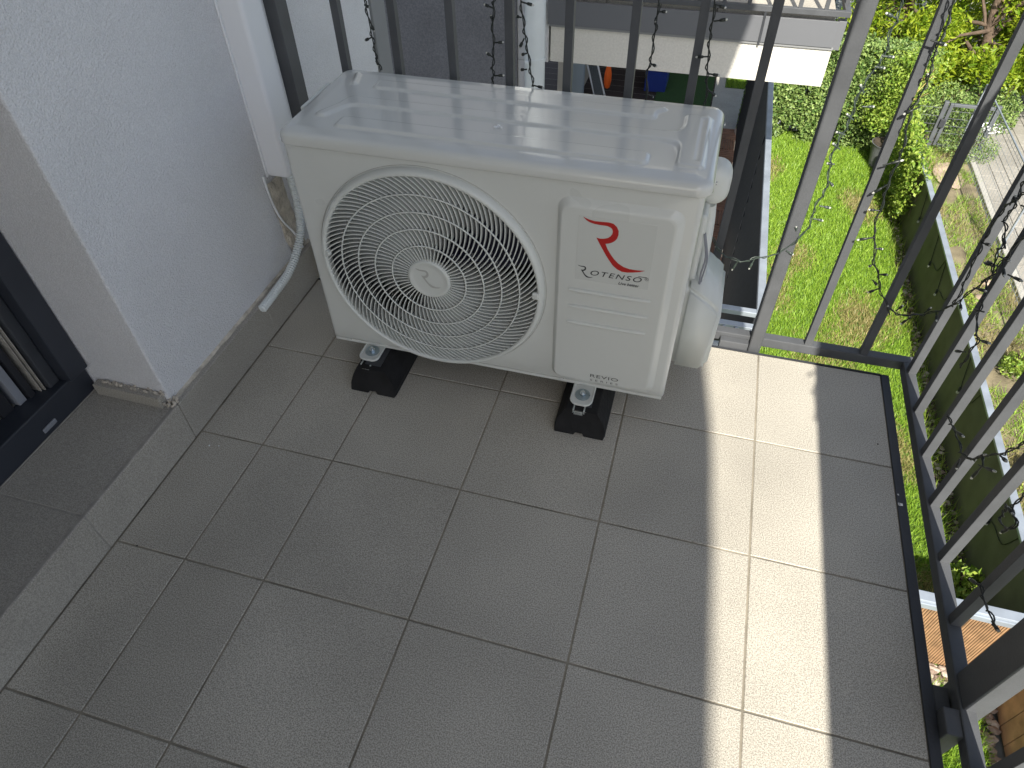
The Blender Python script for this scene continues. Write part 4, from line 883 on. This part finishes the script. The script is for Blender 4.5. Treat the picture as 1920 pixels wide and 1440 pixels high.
for k in range(6): mb.tube([(fx, 8.2, ZG + .08 + k * .13), (fx, .9, ZG + .08 + k * .13)], .0017, 4)
mb.build('wire_mesh', [m_galv], ms)
leafy('garden_shrub', 3.62, 8.75, .42, .62, 3200, .05, 'dark green shrubs seen through the mesh gate', m_ivy)
leafy('garden_shrub', 4.15, 8.95, .42, .70, 3200, .05, 'tall dark shrub behind the right half of the mesh gate', m_ivy)
leafy('garden_shrub', 3.15, 8.65, .35, .55, 2200, .05, 'dark shrub behind the wire panel beside the ivy wall', m_ivy)
# white flowers by the gate
leafy('flower_bush', 3.85, 8.05, .35, .32, 2600, .03, 'low bush with small white flowers at the mesh gate', m_ivy)
fb = MB(); P = [(3.95 + uni(-.15, .2), 7.95 + uni(-.1, .1), ZG + .33 + uni(0, .1)) for _ in range(70)]
leaves(fb, P, .03, up=1); tag(fb.build('blossom', [m_white]), 'cluster of small white blossoms at the mesh gate', 'flowers', kind='stuff')

# yellow-green trees behind the gate
def tree(x, y, h, r, n, ls, label, cz=None, m=m_tree, name='garden_tree'):
    t = thing(name, (x, y, ZG), label, 'tree', 'trees behind the garden')
    m2 = MB(); m2.tube(spline([(x, y, ZG), (x + .05, y, ZG + h * .3), (x - .05, y + .05, ZG + h * .6), (x, y, ZG + h * .9)], 4), [.09 - .006 * i for i in range(13)], 9)
    cl_ = []
    for k in range(26):
        a = uni(0, 6.28); q = r * rnd() ** .5; z = h * uni(.3, 1.0)
        c = Vector((x + q * math.cos(a), y + q * math.sin(a), ZG + z * (1 if k % 3 else .45))); cl_.append((c, uni(.18, .42)))
        m2.tube([(x, y, ZG + z * .6), tuple((Vector((x, y, ZG + z * .6)) + c) / 2 + Vector((0, 0, .1))), tuple(c)], [.03, .018, .006], 6)
    m2.build('trunk', [m_bark], t)
    m3 = MB(); per = n // len(cl_); P = []
    for c, s in cl_:
        for _ in range(per):
            v = Vector((random.gauss(0, 1), random.gauss(0, 1), random.gauss(0, .75))); v = v.normalized() * s * (rnd() ** .4)
            P.append(tuple(c + Vector((v.x * 1.25, v.y * 1.25, v.z))))
    leaves(m3, P, ls, up=.5, long=3.0); m3.build('crown', [m], t)
tree(4.05, 9.75, 2.0, .95, 19000, .085, 'yellow green tree with narrow leaves directly above the mesh gate')
tree(5.35, 9.3, 2.3, 1.0, 14000, .085, 'yellow green tree leaning over the pavement at the far right')
tree(3.2, 10.6, 1.9, .8, 10000, .08, 'bright green tree behind the right end of the ivy wall')
tree(5.0, 11.8, 3.0, 1.5, 14000, .09, 'taller green tree farther back behind the gate trees')
tree(2.3, 12.3, 2.0, 1.2, 9000, .09, 'dark green tree behind the ivy wall, nearest the white house', m=m_ivy)

# ---- left side: dark slatted fence between gardens
sf = thing('slat_fence', (1.12, 6, ZG), 'tall dark louvred privacy fence with pale cap dividing the gardens', 'fence')
mb = MB()
for k in range(15):
    z = ZG + .11 + k * .1205
    bm = bmesh.new(); bmesh.ops.create_cube(bm, size=1)
    for v in bm.verts: v.co = Vector((v.co.x * .014, v.co.y * 6.22, v.co.z * .100))
    mb.bm(bm, 0, False, Matrix.Translation((1.118, 4.98, z + .055)) @ Matrix.Rotation(.30, 4, 'Y'))
mb.build('slat', [m_slat], sf)
mb = MB(); mb.box(1.098, 1.138, 1.80, 8.12, -1.075, -1.045, bev=.003); mb.build('cap', [m_galv], sf)
for y in (1.84, 3.9, 6.0, 8.1): mb = MB(); mb.box(1.10, 1.14, y - .02, y + .02, ZG, -1.078, bev=.002); mb.build('post', [m_anth], sf)
lr = thing('fence_return', (1.0, 1.75, ZG), 'short fence return with pale double rails across the near end of the dark fence', 'fence')
mb = MB()
for (y, z) in ((1.80, -1.075), (1.68, -1.075)): mb.box(.60, 1.097, y - .018, y + .018, z, z + .03, bev=.003)
mb.build('cap', [m_galv], lr)
mb = MB()
for x in (.94, 1.00, 1.075): mb.box(x, x + .012, 1.60, 1.66, -1.07, -1.05)
mb.box(.60, 1.10, 1.585, 1.60, -1.08, -1.05); mb.build('bracket', [m_galv], lr)
mb = MB(); mb.box(.60, 1.09, 1.50, 1.57, -1.09, -1.08, bev=.003); mb.build('tray', [m_zinc], lr)
mb = MB()
for k in range(14): mb.box(.60, 1.095, 1.79, 1.805, ZG + .08 + k * .125, ZG + .19 + k * .125)
mb.build('slat', [m_slat], lr)
# dry twig plant near it
dt = thing('dry_plant', (1.02, 4.0, ZG), 'dry pale twiggy plant with an orange tip beside the rack', 'plant')
mb = MB(); P = []
for _ in range(120): P.append((1.0 + random.gauss(0, .05), 4.05 + random.gauss(0, .09), ZG + .3 + uni(0, .3)))
leaves(mb, P, .035, long=3); mb.build('foliage', [m_drygrass], dt)
mb = MB(); mb.tube([(1.02, 4.0, ZG), (1.0, 4.05, ZG + .5)], .006, 6); mb.build('stem', [m_twig], dt)
mb = MB(); mb.tube([(1.02, 3.9, ZG + .25), (1.03, 3.88, ZG + .33)], [.02, .006], 8); mb.build('blossom', [m_orange], dt)

# patio beyond / below the neighbouring balcony
mb = MB(); mb.box(-3.0, 1.30, 3.0, 10.5, ZG - .02, ZG + .006); tag(mb.build('patio', [m_conc]), kind='structure')
mb = MB()
for i in range(2):
    for j in range(13):
        x0 = .72 + i * .20; y0 = 4.2 + j * .29
        for k in range(6):
            if (i + j) % 2: mb.box(x0 + .004, x0 + .19, y0 + .004 + k * .047, y0 + .042 + k * .047, ZG + .008, ZG + .03, bev=.002, seg=1)
            else: mb.box(x0 + .004 + k * .031, x0 + .030 + k * .031, y0 + .004, y0 + .284, ZG + .008, ZG + .03, bev=.002, seg=1)
tag(mb.build('deck_tiles', [m_deck]), 'reddish brown slatted deck tiles beside the dark fence', 'decking', kind='structure')
mb = MB(); mb.box(-.05, .72, 8.3, 9.7, ZG + .007, ZG + .022); tag(mb.build('turf_mat', [m_turf]), 'dark green artificial turf mat on the shaded patio', 'mat')
mb = MB(); mb.add([(.88, 9.3, ZG + .01), (1.7, 9.3, ZG + .01), (1.7, 11, ZG + .01), (.88, 11, ZG + .01)], [[0, 1, 2, 3]]); tag(mb.build('far_lawn', [m_lawnbase]), kind='structure')
mb = MB(); blades(mb, [(.9, 1.6, 9.3, 10.4)], 7000, .03, .07, .004, ZG, .8); tag(mb.build('grass', [m_grass]), 'sunlit patch of grass beyond the grey patio', 'grass', kind='stuff')
bb = thing('storage_box', (-.08, 9.1, ZG), 'blue plastic storage box on the shaded patio', 'box')
mb = MB(); mb.box(-.24, .06, 8.9, 9.4, ZG + .007, ZG + .30, bev=.01); mb.build('body', [m_blue], bb)
mb = MB(); mb.box(-.25, .07, 8.89, 9.41, ZG + .301, ZG + .335, bev=.008); mb.build('lid', [m_blue], bb)
ob = thing('hanging_bag', (-.66, 8.1, -2.4), 'orange cloth bag hanging under the neighbouring balcony', 'bag')
mb = MB(); vs = []; prof = [(.005, -2.34), (.03, -2.37), (.047, -2.45), (.05, -2.55), (.035, -2.63), (.01, -2.65)]
mb.tube([(-.65, 8.05, z) for r, z in prof], [r for r, z in prof], 12); mb.build('pouch', [m_orange], ob)
mb = MB(); mb.tube(spline([(-.66, 8.05, -2.37), (-.655, 8.05, -2.26), (-.64, 8.05, -2.37)], 5), .005, 6); mb.build('strap', [m_orange], ob)
fc = thing('folding_chair', (-.8, 8.1, ZG), 'white folding chair with dark mesh seat leaning on the patio', 'chair')
mb = MB()
for dx in (0, .14):
    mb.tube([(-.93 + dx, 8.0, -2.33), (-.80 + dx, 8.02, -2.76), (-.77 + dx, 8.05, ZG)], .012, 8)
mb.tube([(-.93, 8.0, -2.335), (-.79, 8.0, -2.335)], .012, 8); mb.tube([(-.80, 8.02, -2.76), (-.66, 8.02, -2.76)], .012, 8)
mb.build('frame', [m_white], fc)
mb = MB(); mb.box(-.06, .06, -.004, .004, -.42, 0, xf=Matrix.Translation((-.855, 8.01, -2.345)) @ Matrix.Rotation(-.29, 4, 'Y')); mb.build('mesh_seat', [mat('mesh fabric', (.10, .11, .12), .8, speck=(150, .7))], fc)
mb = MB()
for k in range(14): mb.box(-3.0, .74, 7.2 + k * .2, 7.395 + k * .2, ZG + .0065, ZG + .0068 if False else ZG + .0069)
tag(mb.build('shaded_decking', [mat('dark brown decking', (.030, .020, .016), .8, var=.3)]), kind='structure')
# ground-floor wall under the neighbouring balcony (recess)
gw = thing('garden_flat_wall', (-1, 9.9, ZG), 'dim ground floor wall behind the shaded patio', 'wall')
mb = MB(); mb.box(-1.1, .86, 9.9, 10.0, ZG, -.42); mb.build('dark_wall', [mat('brown wall', (.035, .025, .022), .8)], gw)
mb = MB(); mb.box(-1.25, -1.101, 7.7, 9.9, ZG, -.42); mb.build('side_wall', [mat('beige wall', (.42, .38, .31), .8, var=.08)], gw)
mb = MB(); mb.box(-1.10, -.95, 7.9, 8.0, ZG + .01, -.42); mb.build('door_leaf', [mat('pale blue panel', (.38, .45, .50), .6)], gw)
st2 = stone(1.16, 7.9, (.08, .14, .07), 'large speckled boulder at the far end of the dark fence', m_stone)

# ================================================================== NEIGHBOUR'S BALCONY
nb = thing('neighbour_balcony', (.5, 3.5, -.3), 'neighbouring balcony with white fascia, grey panels and barred railing', 'balcony')
Y0 = 3.0
mb = MB(); mb.box(-.285, 1.245, Y0 + .012, 6.2, -.395, -.198, bev=.003); mb.build('slab', [m_stucco2], nb)
mb = MB()
for x0, x1 in ((-.30, .20), (.2025, .86), (.8725, 1.238)):
    mb.box(x0, x1, Y0 - .006, Y0 + .008, -.185, -.058, bev=.001)
mb.box(1.2385, 1.2765, Y0 + .0085, Y0 + .06, -.20, -.058, bev=.002)
mb.build('fascia_panel', [mat('grey sheet metal', (.125, .13, .142), .5, metal=.0, var=.05, vscale=2)], nb)
mb = MB(); mb.box(-.29, 1.246, Y0 + .0, Y0 + .0115, -.198, -.186); mb.build('drip_strip', [m_greystrip], nb)
mb = MB(); mb.box(-.30, 1.28, Y0 - .012, Y0 + .016, -.034, -.006, bev=.002); mb.box(1.252, 1.28, Y0 + .0163, 5.6, -.034, -.006, bev=.002); mb.build('bottom_rail', [m_anthw], nb)
for k in range(12):
    x = -.25 + k * .127; mb = MB(); mb.box(x, x + .02, Y0 - .008, Y0 + .012, -.0058, .95); mb.build('baluster', [m_anthw], nb)
for k in range(8):
    y = Y0 + .12 + k * .127; mb = MB(); mb.box(1.256, 1.276, y, y + .02, -.0058, .95); mb.build('baluster', [m_anthw], nb)
mb = MB(); mb.box(-.30, 1.285, Y0 - .018, Y0 + .022, .951, .966); mb.box(1.248, 1.288, Y0 + .0225, 5.6, .951, .966); mb.build('handrail', [m_anthw], nb)
mb = MB(); mb.box(.861, .8715, Y0 - .010, Y0 + .014, -.20, -.0345); mb.build('seam_strip', [m_anth], nb)  # dark upright strip filling the seam between two fascia panels
mb = MB()
for i in range(5):
    for j in range(5): mb.box(-.28 + i * .3 + .002, -.28 + i * .3 + .298, Y0 + .05 + j * .3, Y0 + .05 + j * .3 + .296, -.19, -.035, bev=.001, seg=1)
mb.build('floor_tile', [m_tile], nb)
up = thing('neighbour_upper_balcony', (.5, 3.5, 2.3), 'balcony of the storey above the neighbouring balcony', 'balcony')
mb = MB(); mb.box(-.285, 1.245, Y0 + .012, 6.2, 2.205, 2.402, bev=.003); mb.build('slab', [m_stucco2], up)
mb = MB(); mb.box(-.30, 1.26, Y0 - .006, Y0 + .008, 2.415, 2.55, bev=.001); mb.build('fascia_panel', [m_conc], up)
mb = MB(); mb.box(-.30, 1.24, 6.2005, 6.4, -.39, 3.4); tag(mb.build('house_wall', [m_stucco2]), 'white rear wall of the neighbouring balcony', 'wall')
# neighbour house wall + downpipe
nw = thing('dark_house_wall', (-1.4, 3.2, 0), 'dark grey stucco wall recess behind the left end of the railing', 'wall')
mb = MB(); mb.box(-4, -.49, 3.02, 3.2, ZG, 3.3); mb.build('stucco', [m_greyst], nw)
mb = MB(); mb.box(-.4895, -.30, 3.03, 6.2, -.41, 3.3, bev=.004); mb.build('white_edge', [m_stucco], nw)
mb = MB(); mb.box(-.4895, -.43, 3.03, 3.2, ZG, -.411, bev=.004); mb.build('lower_white_edge', [m_stucco], nw)
dp = thing('downpipe', (-.365, 2.93, 0), 'pale plastic rain downpipe at the corner of the neighbouring balcony', 'downpipe')
mb = MB(); mb.tube([(-.362, 2.95, ZG), (-.362, 2.95, -.36), (-.362, 2.95, 3.3)], .060, 28); mb.build('pipe', [m_pvc2], dp)
mb = MB(); mb.tube([(-.362, 2.95, -.375), (-.362, 2.95, -.352)], .0635, 28); mb.box(-.40, -.37, 2.868, 2.888, -.372, -.355, bev=.002); mb.build('bracket', [m_pvc2], dp)
mb = MB(); mb.tube([(-.362, 2.95, .18), (-.362, 2.95, .25)], .064, 28); mb.build('socket', [m_pvc2], dp)
print('objects', len(bpy.data.objects))
